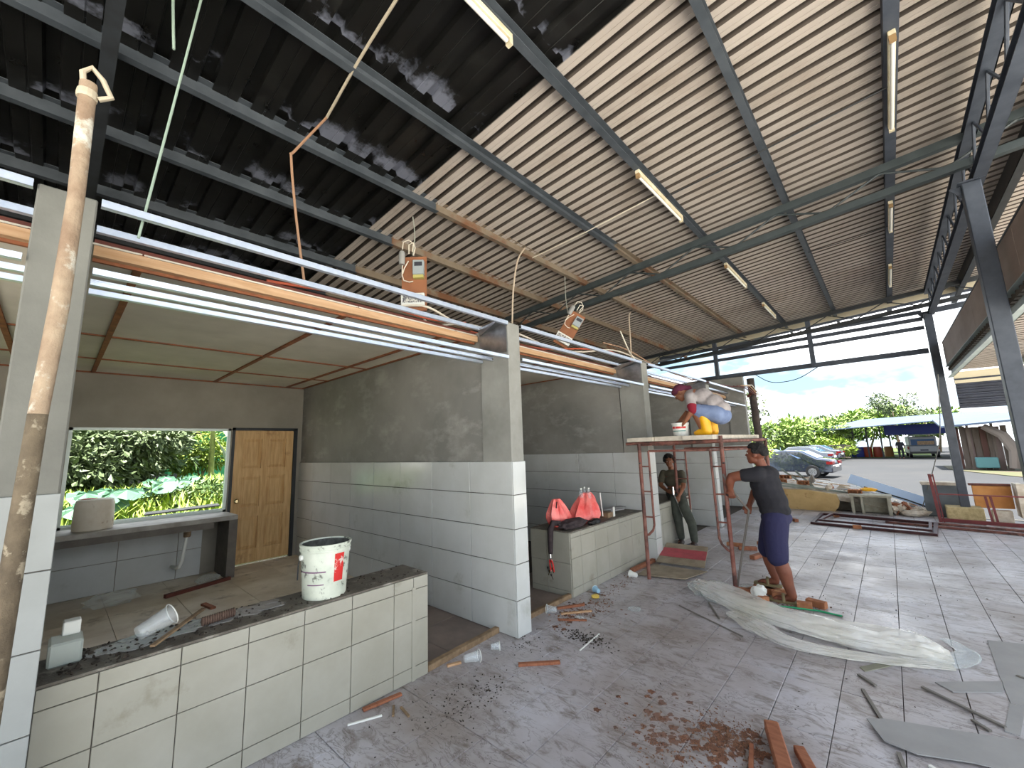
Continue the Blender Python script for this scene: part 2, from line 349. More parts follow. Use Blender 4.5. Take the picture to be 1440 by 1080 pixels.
struct('ground_car_park', MB().box((-60, 11.9, -.9), (70, 90, -.45)), asphalt, label='grey asphalt car park beyond the roofed hall')
struct('ground_unseen_yard', MB().box((2.4, -60, -.5), (60, 11.9, -.06)).box((-2.78, -60, -.5), (2.4, -3.2, -.06)).box((-60, -60, -.5), (-2.78, -6, -.06)), unseen_yard_m, label='unseen yard paled to bounce light')  # out-of-view ground, kept bright as a bounce surface
struct('ground_garden', MB().box((-60, -6, -.5), (-7.52, 11.9, -.1)), soil, label='overgrown garden ground behind the shops')
struct('kerb', MB().box((-2.78, 11.9, -.5), (2.6, 12.1, -.02)), rubble_m, label='concrete edge of the tiled floor')

# ================================================================== SHOP WALLS
def dado(parent, yf, x_start, first, n, w=.615, xe=-7.40):
    xs = [x_start, x_start - first]
    while xs[-1] - w > xe: xs.append(xs[-1] - w)
    xs.append(xe)
    obj('grout_bed', MB().box((xe, yf + .0125, 0), (xs[0] - .004, yf + .0215, 1.478)), grout_m, parent)
    for a, b in zip(xs, xs[1:]):
        for k in range(5):
            tile(parent, ((a + b) / 2, yf + .010, (ZR[k] + ZR[k + 1]) / 2), (1, 0, 0), (0, 0, 1), (0, -1, 0), a - b, ZR[k] - ZR[k + 1], wall_tile)
def pillar(y0, y1, label, top=2.79, mt=None):
    p = struct('pillar', MB().box((-2.93, y0 + .006, 0), (-2.548, y1 - .006, top)), mt or plaster_l, label=label, bevel=.006)
    obj('grout_bed', MB().box((-2.5479, y0 + .008, 0), (-2.546, y1 - .008, 1.478)), grout_m, p)
    for k in range(5):
        tile(p, (-2.548, (y0 + y1) / 2, (ZR[k] + ZR[k + 1]) / 2), (0, 1, 0), (0, 0, 1), (1, 0, 0), y1 - y0, ZR[k] - ZR[k + 1], wall_tile if mt is None else M('dimmed glazed tile', (150, 154, 153), r=.35, c2=(138, 142, 140), sc=3))  # left pillar: same wall tile, colour darkened to offset strong light on it
    return p
pillar(-.16, .035, mt=M('dark cement plaster', (120, 120, 113), r=.9, c2=(104, 104, 98), sc=2.5, bump=.12, bsc=25), label='grey cement pillar with tiled foot at the left, old pole in front')
pillar(2.785, 2.965, 'grey cement pillar with tiled foot in the middle of the picture')
pillar(5.665, 5.86, 'third cement pillar, just left of the scaffold')
pillar(8.545, 8.735, 'fourth cement pillar behind the scaffold', top=2.72)
for i, (yf, lab) in enumerate(((-.15, 'partition wall behind the left pillar'), (2.785, 'cement plastered partition with white tiled dado between first and second shop'), (5.665, 'plastered partition with tiled dado between second and third shop'), (8.545, 'plastered partition with tiled dado at the end of the third shop'))):
    wp = struct('wall_partition', MB().box((-7.40, yf + .026, 0), (-2.946, yf + .15, 2.78 if i else 2.74)), plaster, label=lab)
    if i: dado(wp, yf, -2.548, .568, 8)
    # pillar flank, a little proud of the wall plaster
# end wall of the row
we = struct('wall_end', MB().box((-7.40, 11.46, 0), (-2.545, 11.62, 3.2)).box((-2.93, 11.43, 0), (-2.54, 11.62, 2.86)), plaster, label='taller grey end wall of the shop row')
dado(we, 11.42, -2.545, .56, 8)
for k in range(5): tile(we, (-2.545, 11.52, (ZR[k] + ZR[k + 1]) / 2), (0, 1, 0), (0, 0, 1), (1, 0, 0), .19, .296, wall_tile)

struct('wall_light_stop', MB().box((-7.4, -3.1, 0), (-2.95, -3.02, 4.25)), plaster, label='unseen cement wall added to keep light out of the attic')  # added out of view to block light from the left end
# back wall with window opening and door (shop one), opening of the neighbouring shop at the left
wb = MB()
XB = -7.40
wb.box((XB - .12, -6, 2.035), (XB, 12, 4.06)); wb.box((XB - .12, -6, 0), (XB, -2.2, 2.035)); wb.box((XB - .12, -.24, 0), (XB, .09, 2.035))  # upper part carried up to the roof to shut garden light out of the attic
wb.box((XB - .12, -2.2, 0), (XB, -.24, .80)); wb.box((XB - .12, .09, 0), (XB, 1.80, .80)); wb.box((XB - .12, 2.73, 0), (XB, 12, 2.035))
wb.box((XB - .12, 1.785, .80), (XB, 1.80, 2.035))
wbk = struct('wall_back', wb, lintel_m, label='grey plastered back wall above window and door')
for (a, b) in ((.09, .65), (.65, 1.25), (1.25, 1.52)):
    for k in (3, 4):
        z1, z0 = (.70, .36) if k == 3 else (.36, 0)
        tile(wbk, (XB + .001, (a + b) / 2, (z0 + z1) / 2), (0, 1, 0), (0, 0, 1), (1, 0, 0), b - a, z1 - z0, wall_tile)
wf = MB()
for (ya, yb) in ((.09, 1.785), (-2.2, -.24)):
    wf.box((XB - .09, ya, .80), (XB - .02, ya + .035, 2.035)); wf.box((XB - .09, yb - .035, .80), (XB - .02, yb, 2.035))
    wf.box((XB - .09, ya, 2.0), (XB - .02, yb, 2.035)); wf.box((XB - .09, ya, .80), (XB - .02, yb, .845)); wf.box((XB - .06, ya, .845), (XB - .045, yb, .862))
win = struct('window_1', wf, alu, label='aluminium window frame without panes, open to the garden')
dr = struct('door_1', label='natural pine six-panel door in a grey steel frame')
df = MB(); df.box((XB - .06, 1.80, 0), (XB + .02, 1.835, 2.05)); df.box((XB - .06, 2.685, 0), (XB + .02, 2.735, 2.05)); df.box((XB - .06, 1.80, 2.01), (XB + .02, 2.735, 2.05))
obj('door_frame', df, steel_dark, dr)
# leaf: stiles, rails and six raised panels
lf = MB(); Y0, Y1 = 1.84, 2.68; xf = XB - .005
lf.box((XB - .045, Y0, .02), (xf - .024, Y1, 2.012))
for a, b in ((Y0, Y0 + .11), (Y1 - .11, Y1), ((Y0 + Y1) / 2 - .045, (Y0 + Y1) / 2 + .045)): lf.box((xf - .026, a, .03), (xf, b, 2.0))
for a, b in ((.03, .22), (.70, .84), (1.30, 1.42), (1.88, 2.0)): lf.box((xf - .026, Y0, a), (xf + .0005, Y1, b))
leaf = obj('door_leaf', lf, door_wood, dr)
ym = (Y0 + Y1) / 2
for ya, yb in ((Y0 + .11, ym - .045), (ym + .045, Y1 - .11)):
    for za, zb in ((.22, .70), (.84, 1.30), (1.42, 1.88)):
        p = MB(); b = .05
        vs = [(xf - .023, ya + .012, za + .012), (xf - .023, yb - .012, za + .012), (xf - .023, yb - .012, zb - .012), (xf - .023, ya + .012, zb - .012), (xf - .006, ya + b, za + b), (xf - .006, yb - b, za + b), (xf - .006, yb - b, zb - b), (xf - .006, ya + b, zb - b)]
        p.add(vs, [(4, 5, 6, 7), (0, 1, 5, 4), (1, 2, 6, 5), (2, 3, 7, 6), (3, 0, 4, 7), (3, 2, 1, 0)]); obj('panel', p, door_wood, leaf)
obj('door_knob', MB().lathe([(.012, 0), (.012, .03), (.03, .04), (.034, .055), (.02, .07)], 14, T(xf, Y0 + .06, .95) @ rot('Y', 90)), brass, leaf, smooth=True)

# shop ceiling: boards and red-brown battens
def shop_ceiling(y0, y1, ys, label):
    c = struct('ceiling', label=label)
    xs = [-2.98, -5.19, -6.40, -7.40]
    yy = [y0] + ys + [y1]
    for a, b in zip(xs, xs[1:]):
        for p, q in zip(yy, yy[1:]): obj('ceiling_panel', box((a - .004, p + .004, 2.742), (b + .004, q - .004, 2.752)), ceil_panel, c)
    for x in xs[1:3]: obj('batten', box((x - .016, y0, 2.730), (x + .016, y1, 2.742)), batten_red, c)
    obj('batten', box((-7.40, y0, 2.725), (-7.37, y1, 2.742)), batten_red, c)
    for y in ys: obj('batten', box((-7.40, y - .02, 2.726), (-2.98, y + .02, 2.7415)), batten_red, c)
    obj('batten', box((-7.40, y1 - .03, 2.728), (-2.98, y1, 2.742)), batten_red, c)
    return c
shop_ceiling(.0, 2.80, [.235, 1.52, 2.52], 'cream board ceiling with brown battens in the first shop')
shop_ceiling(-3.0, -.16, [-1.66, -.38], 'cream board ceiling of the shop at the far left')
shop_ceiling(2.94, 5.68, [4.4], 'cream board ceiling of the second shop')
shop_ceiling(5.82, 8.55, [7.2], 'cream board ceiling of the third shop')
shop_ceiling(8.7, 11.45, [10.0], 'cream board ceiling of the fourth shop')
BAY = ((-3.0, -.165, 'left of the left pillar'), (.04, 2.78, 'over the first shop front'), (2.97, 5.66, 'over the second shop front'), (5.865, 8.54, 'above the third shop, behind the scaffold'), (8.74, 11.42, 'above the last shop, behind the stooping worker'))
for a, b, where in BAY:
    t = thing('ceiling_joist', 'fresh sawn timber joist ' + where, 'timber', (-2.97, (a + b) / 2, 2.66))
    obj('joist', MB().box((-3.0, a, 2.672), (-2.955, b, 2.728)), timber, t)
    obj('top_plate', MB().box((-3.04, a, 2.752), (-2.99, b, 2.775)), timber_red, t, label='red primed top plate')
    obj('bottom_strip', MB().box((-3.02, a, 2.655), (-3.0, b, 2.672)), batten_red, t)
    t = thing('channel_rig', 'row of galvanised steel channels ' + where, 'metal frame', (-2.7, (a + b) / 2, 2.6))
    for (x, z, s) in ((-2.545, 2.775, 1), (-2.915, 2.80, 1), (-2.545, 2.445, 1), (-2.745, 2.455, -1), (-2.90, 2.455, 1)):
        obj('channel', MB().chan((x, a, z), (x, b, z), .030, .036 if z > 2.7 else .028, .003, side=s), zinc, t)
    if a > -1 and b < 11:
        obj('bracket_sheet', MB().box((-2.93, b + .001, 2.50), (-2.56, b + .004, 2.79)).add([(-2.93, b, 2.72), (-2.56, b, 2.79), (-2.56, b - .10, 2.792), (-2.93, b - .02, 2.80), (-2.93, b, 2.722), (-2.56, b, 2.788), (-2.56, b - .10, 2.789), (-2.93, b - .02, 2.797)], [(0, 1, 2, 3), (7, 6, 5, 4), (0, 3, 7, 4), (1, 5, 6, 2), (2, 6, 7, 3), (0, 4, 5, 1)]), zinc_sheet, t)

# ================================================================== COUNTERS
def front_counter(y0, y1, xb, joints, label, top=.70, xf=-2.71, ends=(False, True)):
    t = thing('tiled_counter', label, 'counter', ((xb + xf) / 2, (y0 + y1) / 2, 0))
    obj('body', box((xb, y0, 0), (xf - .002, y1, top - .012)), cement_grey, t)
    obj('top_slab', box((xb - .004, y0, top - .012), (xf + .004, y1, top)), cement, t)
    obj('grout_bed', box((xf - .002, y0 + .003, .003), (xf + .002, y1 - .003, top - .014)), grout_m, t)
    rows_ = (top - .012, .605, .39, .09, 0)
    for a, b in zip(joints, joints[1:]):
        for k in range(4): tile(t, (xf, (a + b) / 2, (rows_[k] + rows_[k + 1]) / 2), (0, 1, 0), (0, 0, 1), (1, 0, 0), b - a, rows_[k] - rows_[k + 1], cream_tile)
    return t
fc = front_counter(.035, 1.975, -3.035, [.035, .22, .51, .80, 1.09, 1.385, 1.69, 1.85, 1.975], 'cream tiled counter with dirty cement top and bucket, left foreground')
for k, (z1, z0) in enumerate(((.688, .39), (.39, .09), (.09, 0))):
    tile(fc, (-2.87, 1.975, (z1 + z0) / 2), (1, 0, 0), (0, 0, 1), (0, 1, 0), .32, z1 - z0, cream_tile)
obj('corner_trim', MB().box((-2.70, 1.835, 0), (-2.694, 1.865, .62)), cream_tile, fc)
c2 = front_counter(3.86, 5.66, -3.26, [3.86, 4.06, 4.36, 4.65, 4.94, 5.28, 5.66], 'cream tiled counter under the red bags, between second and third pillar', top=.67)
for a, b in ((-3.26, -3.03), (-3.03, -2.71)):
    for z1, z0 in ((.66, .34), (.34, .06), (.06, 0)): tile(c2, ((a + b) / 2, 3.86, (z1 + z0) / 2), (1, 0, 0), (0, 0, 1), (0, -1, 0), b - a, z1 - z0, cream_tile)
c3 = front_counter(5.88, 7.55, -3.30, [5.88, 6.3, 6.6, 6.9, 7.2, 7.55], 'pale tiled counter on which the young worker sits', top=.69)
# back counter with basin
bc = thing('back_counter', 'grey cement counter slab under the garden window with small basin', 'counter', (-7.0, .95, 0))
obj('slab', MB().box((-7.38, .04, .755), (-6.80, 1.79, .815)), M('window-lit cement slab', (172, 168, 160), r=.6, c2=(140, 134, 126), sc=5), bc, bevel=.004)  # slab paler than its apron: window light painted into the colour
obj('apron', MB().box((-6.84, .04, .68), (-6.80, 1.52, .755)), cement_grey, bc)
obj('side_wall', MB().box((-7.38, 1.69, 0), (-6.80, 1.79, .755)), cement_grey, bc)
bs = MB().lathe([(.10, .665), (.17, .672), (.175, .69), (.165, .70)], 24, T(-6.98, 1.27, 0) @ Matrix.Diagonal((.8, 1.1, 1, 1)))
obj('basin', bs, white_pl, bc, smooth=True, label='underside of a white oval basin')
obj('drain_pipe', MB().tube([(-6.98, 1.27, .67), (-6.98, 1.27, .60), (-6.98, 1.265, .58), (-7.0, 1.24, .30), (-7.02, 1.22, .22), (-7.10, 1.20, .20), (-7.25, 1.18, .20)], .022, 10), white_pl, bc, smooth=True)
obj('drain_collar', MB().lathe([(.035, .59), (.04, .60), (.04, .655), (.03, .665)], 14, T(-6.98, 1.27, 0)), old_wood, bc, smooth=True)
# kerb timbers at the shop entries
tag(obj('threshold_timber', MB().bar((-2.735, 1.985, .02), (-2.78, 2.78, .02), .05, .045), old_wood, bevel=.003), 'timber strip on the floor across the first shop entry', 'timber')
tag(obj('threshold_timber', MB().bar((-2.74, 2.97, .02), (-2.74, 3.85, .02), .045, .045), old_wood, bevel=.003), 'timber strip on the floor across the second shop entry', 'timber')

# ================================================================== MAIN ROOF
SL = .062
def rz(x, off=0.): return 4.42 + SL * x + off
rf = struct('roof', label='corrugated metal roof over the hall')
def sheet_mesh(name, x0, x1, width, nrib, mat, mat2=None, pan=.108, dep=.058, slope=SL, base=4.52):
    # profile across y: wide pans low, narrow ribs high (open below)
    pr = []
    p = width / nrib
    for k in range(nrib):
        y = k * p
        pr += [(y, 0), (y + p * .335, 0), (y + p * .345, .004), (y + p * .375, .004), (y + p * .385, 0), (y + p * .64, 0), (y + p * .69, dep), (y + p * .95, dep)]
    pr.append((width, 0))
    mb = MB()
    for t in (0, .003):
        mb.add([(x, y, slope * x + z + t) for x in (x0, x1) for y, z in pr], [(i, i + 1, len(pr) + i + 1, len(pr) + i) for i in range(len(pr) - 1)])
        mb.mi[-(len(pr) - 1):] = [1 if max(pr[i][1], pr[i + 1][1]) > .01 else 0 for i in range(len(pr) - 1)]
    return mb.mesh(name, [mat, mat2 or mat])
rib_shade_m = M('shade-painted rib of the roof sheet', (92, 84, 77), r=.75, c2=(76, 68, 61), sc=2)  # darker rib colour stands in for the shade inside the hollows
sm = sheet_mesh('roof_sheet', -7.6, 2.25, .752, 5, deck_m, rib_shade_m)
sb = sheet_mesh('roof_sheet', -7.6, 2.25, .752, 3, black_deck, dep=.045)
y = 2.29
while y < 11.4:
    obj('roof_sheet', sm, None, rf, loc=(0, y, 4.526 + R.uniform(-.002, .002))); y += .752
y = 2.29 - .750
while y > -3.6:
    obj('roof_sheet', sb, None, rf, loc=(0, y, 4.524 + R.uniform(-.002, .002))).__setitem__('label', 'roof sheet sprayed black on its underside'); y -= .750
# purlins: C sections along y
PX = [(-7.15, 0), (-6.15, 0), (-5.2, 1), (-4.27, 1), (-3.37, 1), (-2.47, 2), (-1.53, 3), (-.56, 3), (.38, 4), (1.42, 5)]
for x, k in PX:
    z = rz(x) + .05
    h = .10 if k > 1 and k != 5 else (.2 if k == 5 else .13)
    for (ya, yb, mt) in (((-3.2, 2.6, purlin_m), (2.6, 12.9, purlin_rust)) if k in (0, 1) else (((-3.2, 5.0, purlin_m), (5.0, 12.9, purlin_rust)) if k == 2 else ((-3.2, 12.9, purlin_m if k < 4 else steel_paint),))):
        if k == 5 or (k == 0 and mt is purlin_m): mt = steel_dark
        obj('purlin', MB().chan((x, ya, z if k != 5 else z - .06), (x, yb, z if k != 5 else z - .06), .06 if k < 4 else .085, h, .006, side=-1).box((x - .001, ya, z - h / 2 + .006), (x + .001, ya + .01, z + h / 2 - .006)), mt, rf)
# tie wires / thin rods under the deck
for (x0, x1, yy) in ((-3.35, -1.55, 4.22), (-1.5, .36, 4.34), (-.55, .38, 7.4)):
    tag(obj('conduit', MB().tube([(x0, yy, rz(x0, -.012)), ((x0 + x1) / 2, yy, rz((x0 + x1) / 2, -.03)), (x1, yy, rz(x1, -.012))], .006, 6), wire_w if yy < 4.3 else steel_dark), {4.22: 'thin white conduit under the roof sheets, before the truss', 4.34: 'black cable strung under the roof between the two lamp purlins', 7.4: 'black cable under the roof beyond the truss'}[yy], 'cable')
def truss(yy, x0, x1, zl, label, mat, dz=.32, xl=None):
    t = thing('roof_truss', label, 'truss', ((x0 + x1) / 2, yy, rz((x0 + x1) / 2)))
    obj('top_chord', MB().bar((x0, yy, rz(x0, -.045)), (x1, yy, rz(x1, -.045)), .07, .085), mat, t)
    obj('bottom_chord', MB().bar((x0, yy, rz(x0, -dz)), (x1 if xl is None else xl, yy, rz(x1 if xl is None else xl, -dz)), .07, .075), mat, t)
    n = int((x1 - x0) / .47)
    for i in range(n):
        a = x0 + (x1 - x0) * i / n; b = x0 + (x1 - x0) * (i + 1) / n
        if i % 2: a, b = b, a
        obj('web_bar', MB().tube([(a, yy, rz(a, -.08)), (b, yy, rz(b, -dz + .03))], .011, 6), mat, t)
    return t
truss(5.65, -7.4, 2.2, 0, 'dark steel roof truss crossing above the scaffold to the tall post', M('dark grey green steel', (62, 70, 72), r=.5, c2=(50, 58, 60), sc=5))
truss(0.0, -7.4, 2.2, 0, 'near roof truss above the left pillar', steel_dark)
te = truss(11.4, -7.4, 2.2, 0, 'end roof truss in front of the open sky', steel_dark, dz=.34)
tag(obj('end_fascia', MB().bar((-7.4, 12.0, rz(-7.4, .0)), (2.2, 12.0, rz(2.2, .0)), .02, .14), cream), 'cream fascia strip below the far roof edge', 'fascia')
struct('roof_overhang', MB().add([(-7.6, 11.56, rz(-7.6, .115)), (2.6, 11.56, rz(2.6, .115)), (2.6, 13.1, rz(2.6, .115)), (-7.6, 13.1, rz(-7.6, .115)), (-7.6, 11.56, rz(-7.6, .125)), (2.6, 11.56, rz(2.6, .125)), (2.6, 13.1, rz(2.6, .125)), (-7.6, 13.1, rz(-7.6, .125))], [(0, 1, 2, 3), (7, 6, 5, 4), (0, 4, 5, 1), (1, 5, 6, 2), (2, 6, 7, 3), (3, 7, 4, 0)]), navy, label='dark roof overhang beyond the end truss')
# end frame
ef = thing('gable_screen', 'grey steel gable frame with three rails below the far roof edge', 'metal frame', (-1, 11.5, 3.2))
obj('beam', MB().bar((-3.6, 11.5, 3.235), (.80, 11.5, 3.235), .08, .10), steel_paint, ef)
for z in (4.0, 3.86, 3.68): obj('rail', MB().bar((-4.6, 11.5, z + .0), (.80, 11.5, z + .03), .05, .075), steel_paint, ef)
for x in (-3.10, -1.06): obj('upright', MB().bar((x, 11.46, 3.19), (x, 11.46, rz(x, -.02)), .09, .09), steel_paint, ef)
obj('rail', MB().bar((.9, 11.5, 4.02), (2.5, 11.5, 4.10), .05, .10), steel_paint, ef)
# posts
def post(x, y, z0, z1, label, w=.125, mat=steel_paint):
    t = thing('steel_post', label, 'post', (x, y, z0))
    obj('shaft', MB().box((x - w / 2, y - w / 2, z0), (x + w / 2, y + w / 2, z1)), mat, t, bevel=.006)
    obj('cap_plate', MB().box((x - w * .7, y - w * .7, z1), (x + w * .7, y + w * .7, z1 + .012)), mat, t)
    obj('gusset', MB().add([(x - w / 2 - .002, y - .005, z1 - .12), (x - w / 2 - .002, y - .005, z1), (x - w / 2 - .08, y - .005, z1), (x - w / 2 - .002, y + .005, z1 - .12), (x - w / 2 - .002, y + .005, z1), (x - w / 2 - .08, y + .005, z1)], [(0, 1, 2), (5, 4, 3), (0, 3, 4, 1), (1, 4, 5, 2), (2, 5, 3, 0)]), mat, t)
    return t
post(.875, 5.62, .0, 3.93, 'tall blue-grey steel post, nearest at the right edge')
post(.875, 11.42, .24, 3.98, 'far steel post standing on a concrete block')
# lattice girder along y at the posts
lg = thing('lattice_girder', 'long blue-grey lattice girder on top of the steel posts at the right', 'girder', (.92, 6, 4.2))
gx = .93
obj('top_chord', MB().chan((gx, -1.5, 4.42), (gx, 11.5, 4.42), .09, .09, .008), steel_paint, lg)
obj('bottom_chord', MB().chan((gx, -1.5, 3.98), (gx, 11.5, 3.98), .09, .09, .008), steel_paint, lg)
yy = -1.5; q = 0
while yy < 11.3:
    za, zb = (4.38, 4.02) if q % 2 else (4.02, 4.38)
    obj('web_bar', MB().tube([(gx, yy, za), (gx, yy + .36, zb)], .012, 6), steel_paint, lg); yy += .36; q += 1
# fluorescent battens
for (x, ya, yb, where) in ((-1.53, .60, 1.80, 'at the top edge of the picture, beside the black sheets'), (-1.53, 3.68, 4.88, 'on the second lamp purlin, before the truss'), (-1.53, 6.72, 7.95, 'just beyond the truss, on the left lamp purlin'), (-1.53, 9.3, 10.5, 'farthest along the left lamp purlin'),
                          (.38, 3.72, 4.93, 'on the right lamp purlin, nearest the viewer'), (.38, 6.62, 7.5, 'on the right lamp purlin, just beyond the truss'), (.38, 9.15, 10.35, 'on the right lamp purlin, farthest away')):
    zt = rz(x)
    t = thing('fluorescent_lamp', 'unlit fluorescent batten ' + where, 'lamp', (x, (ya + yb) / 2, zt))
    obj('housing', MB().box((x - .022, ya, zt - .045), (x + .022, yb, zt - .001)), white_metal, t, bevel=.004)
    obj('tube', MB().tube([(x, ya + .04, zt - .068), (x, yb - .04, zt - .068)], .014, 10), lamp_tube, t, smooth=True)
    for yc in (ya, yb - .03): obj('end_cap', MB().box((x - .02, yc, zt - .085), (x + .02, yc + .03, zt - .04)), rusty_cap if yc == ya else white_metal, t)

# ================================================================== RIGHT-HAND BUILDING (lower roof)
rb = struct('roof_annexe', label='lower corrugated roof of the neighbouring stall at the right')
am = sheet_mesh('roof_sheet', 1.0, 3.3, .752, 5, deck_m, rib_shade_m, slope=-.02)
for k in range(9): obj('roof_sheet', am, None, rb, loc=(0, 4.62 + k * .752, 2.80))
for k in range(6):
    ya = 11.38 - k * 1.22
    obj('fascia_board', MB().box((.99, ya - 1.215, 2.885), (1.015, ya, 3.33 + .0)), brown_board, rb)
obj('fascia_cap', MB().box((.985, 4.1, 3.325), (1.03, 11.4, 3.345)), steel_dark, rb)
obj('edge_beam', MB().chan((1.01, 4.1, 2.76), (1.01, 11.42, 2.76), .07, .22, .008, side=1), pale_steel, rb)
obj('end_beam', MB().box((1.05, 11.34, 2.52), (3.3, 11.42, 2.74)), cream, rb)
es = MB(); zz = 2.05
while zz < 2.55:
    es.add([(1.05, 11.36, zz), (2.9, 11.36, zz), (2.9, 11.36, zz + .05), (1.05, 11.36, zz + .05), (1.05, 11.33, zz + .06), (2.9, 11.33, zz + .06), (2.9, 11.33, zz + .085), (1.05, 11.33, zz + .085), (1.05, 11.36, zz + .095), (2.9, 11.36, zz + .095)], [(0, 1, 2, 3), (3, 2, 5, 4), (4, 5, 6, 7), (7, 6, 9, 8)]); zz += .095
obj('hanging_sheet', es, navy, rb)
obj('hanging_sheet_back', box((1.05, 11.365, 2.05), (2.9, 11.37, 2.56)), navy, rb)
for k, z in enumerate((2.70,)): obj('rafter', MB().bar((1.4, 5.2, z), (3.2, 5.2, z), .07, .1), steel_paint, rb)
obj('rafter', MB().bar((1.8, 4.6, 2.74), (1.8, 11.3, 2.74), .06, .08), pale_steel, rb)

# ================================================================== EDGE OF THE HALL (y about 11.4)
def slab(name, a, b, mat, label, cat, bev=.006):
    return tag(obj(name, box(a, b), mat, bevel=bev), label, cat)
slab('footing_block', (.62, 11.2, 0), (1.08, 11.6, .25), M('speckled mortar block', (196, 180, 138), r=.95, c2=(166, 150, 108), sc=22), 'speckled cement footing block at the foot of the far post', 'block')
kb = MB()
slab('cement_slab', (.36, 11.75, 0), (.86, 11.95, .60), M('slate grey panel', (112, 120, 126), r=.8, c2=(96, 104, 110), sc=5), 'slate grey cement panel behind the red rail post', 'panel')
slab('panel_top', (.34, 11.68, .60), (.92, 12.0, .66), rubble_m, 'whitewashed coping on the slate grey panel', 'coping')
slab('plywood_board', (1.02, 11.62, .22), (1.50, 11.66, .62), M('orange plywood', (206, 146, 84), r=.7, c2=(186, 124, 66), sc=5), 'orange brown plywood board behind the red railing', 'board')
slab('brown_plank', (.98, 11.6, .62), (1.50, 11.68, .66), timber_red, 'thin dark brown plank above the plywood board', 'plank')
slab('concrete_slab', (1.60, 11.4, 0), (2.5, 11.75, .66), M('blotchy concrete slab', (188, 180, 160), r=.9, c2=(160, 152, 132), sc=6), 'blotchy concrete slab at the right edge behind the railing', 'slab')
slab('white_post', (1.52, 11.35, .10), (1.62, 11.7, .68), rubble_m, 'white plastered stub beside the concrete slab', 'stub')
slab('white_block', (1.20, 11.45, 0), (1.44, 11.6, .2), rubble_m, 'low white block between footing block and concrete slab', 'block')
rl = thing('red_railing', 'dark red steel railing lying along the far floor edge at the right', 'railing', (1.2, 10.95, 0))
obj('end_post', MB().bar((.50, 11.03, 0), (.46, 11.03, .86), .045, .045).bar((.545, 11.03, 0), (.505, 11.03, .86), .02, .045), red_rail, rl)
obj('top_rail', MB().bar((.52, 11.03, .50), (2.4, 10.95, .50), .022, .022), red_rail, rl)
obj('bottom_rail', MB().bar((.52, 11.03, .04), (2.4, 10.8, .04), .045, .06), red_rail, rl)
obj('middle_post', MB().bar((1.13, 10.98, .05), (1.10, 10.98, .49), .03, .03).bar((1.19, 10.98, .05), (1.16, 10.98, .49), .03, .03), red_rail, rl)
# window frames lying on the tiles
def frame_thing(pts, w, h, mat, label, name='window_casement'):
    t = thing(name, label, 'metal frame', (sum(p[0] for p in pts) / len(pts), sum(p[1] for p in pts) / len(pts), 0))
    for i in range(len(pts)):
        a, b = V(pts[i]), V(pts[(i + 1) % len(pts)]); d = (b - a).normalized() * w * .5
        if i % 2: a, b = a + d, b - d
        else: a, b = a - d, b + d
        obj('bar', MB().bar(a, b, w, h), mat, t)
    return t
frame_thing([(-1.27, 9.72, .02), (.34, 9.50, .02), (.42, 10.65, .02), (-1.25, 10.95, .02)], .055, .04, oxide, 'dark red steel window frame lying on the tiles, lower one')
frame_thing([(-1.17, 9.86, .06), (.30, 9.62, .06), (.34, 10.45, .06), (-1.05, 10.75, .06)], .04, .035, oxide, 'second dark red window frame stacked on the first')
for i, (a, b, lab) in enumerate((((-.25, 10.45, .02), (2.3, 9.95, .02), 'long brown steel bar on the floor, nearer one'), ((-.1, 10.75, .02), (2.3, 10.35, .02), 'long brown steel bar on the floor, farther one'))):
    tag(obj('steel_bar', MB().chan(a, b, .05, .035, .004), rust_red), lab, 'metal bar')

# debris heap: ochre wall stub, broken plaster, bricks with holes, angle irons
wl = MB(); yA = 11.55
poly = [(-2.5, 0), (-2.5, .44), (-2.1, .45), (-1.85, .43), (-1.6, .44), (-1.3, .40), (-1.12, .37), (-1.02, .36), (-.98, .22), (-1.0, .1), (-1.08, 0)]
wl.prism(poly, .14, Matrix(((1, 0, 0, 0), (0, 0, 1, yA), (0, 1, 0, 0), (0, 0, 0, 1))))
tag(obj('wall_stub', wl, yellow_wall, kind=None), 'low ochre painted wall stub with broken end, behind the standing man', 'wall stub')
def rock(c, s, seed, mb, jit=.35):
    r = random.Random(seed); bm = bmesh.new(); bmesh.ops.create_icosphere(bm, subdivisions=1, radius=1)
    rm = Matrix.Rotation(r.uniform(0, 6.3), 4, V((r.random(), r.random(), r.random() + .1)).normalized())
    vs = [rm @ V((v.co.x * s[0] * (1 + r.uniform(-jit, jit)), v.co.y * s[1] * (1 + r.uniform(-jit, jit)), v.co.z * s[2] * (1 + r.uniform(-jit, jit)))) + V(c) for v in bm.verts]
    mb.add(vs, [[v.index for v in f.verts] for f in bm.faces]); bm.free()
for k in range(70):
    x = R.uniform(-3.3, .35); hgt = .62 * max(0, min(1, (.5 - x) / 2.0)); yy = R.uniform(11.75, 12.9)
    m = MB(); s = R.uniform(.05, .13); rock((x, yy, max(s * .4 - .05, hgt * R.uniform(.5, 1.0))), (s * 1.3, s, s * .6), k, m)
    o = obj('rubble_chunk', m, [rubble_m, rubble_m, brick_m, cement_grey][k % 4])
    tag(o, ['pale broken plaster chunk in the heap behind the ochre stub', 'pale broken plaster chunk in the heap behind the ochre stub', 'orange brick fragment in the heap behind the ochre stub', 'grey cement lump in the heap behind the ochre stub'][k % 4], 'rubble', ['pale plaster chunks of the heap', 'pale plaster chunks of the heap', 'brick fragments of the heap', 'grey lumps of the heap'][k % 4])
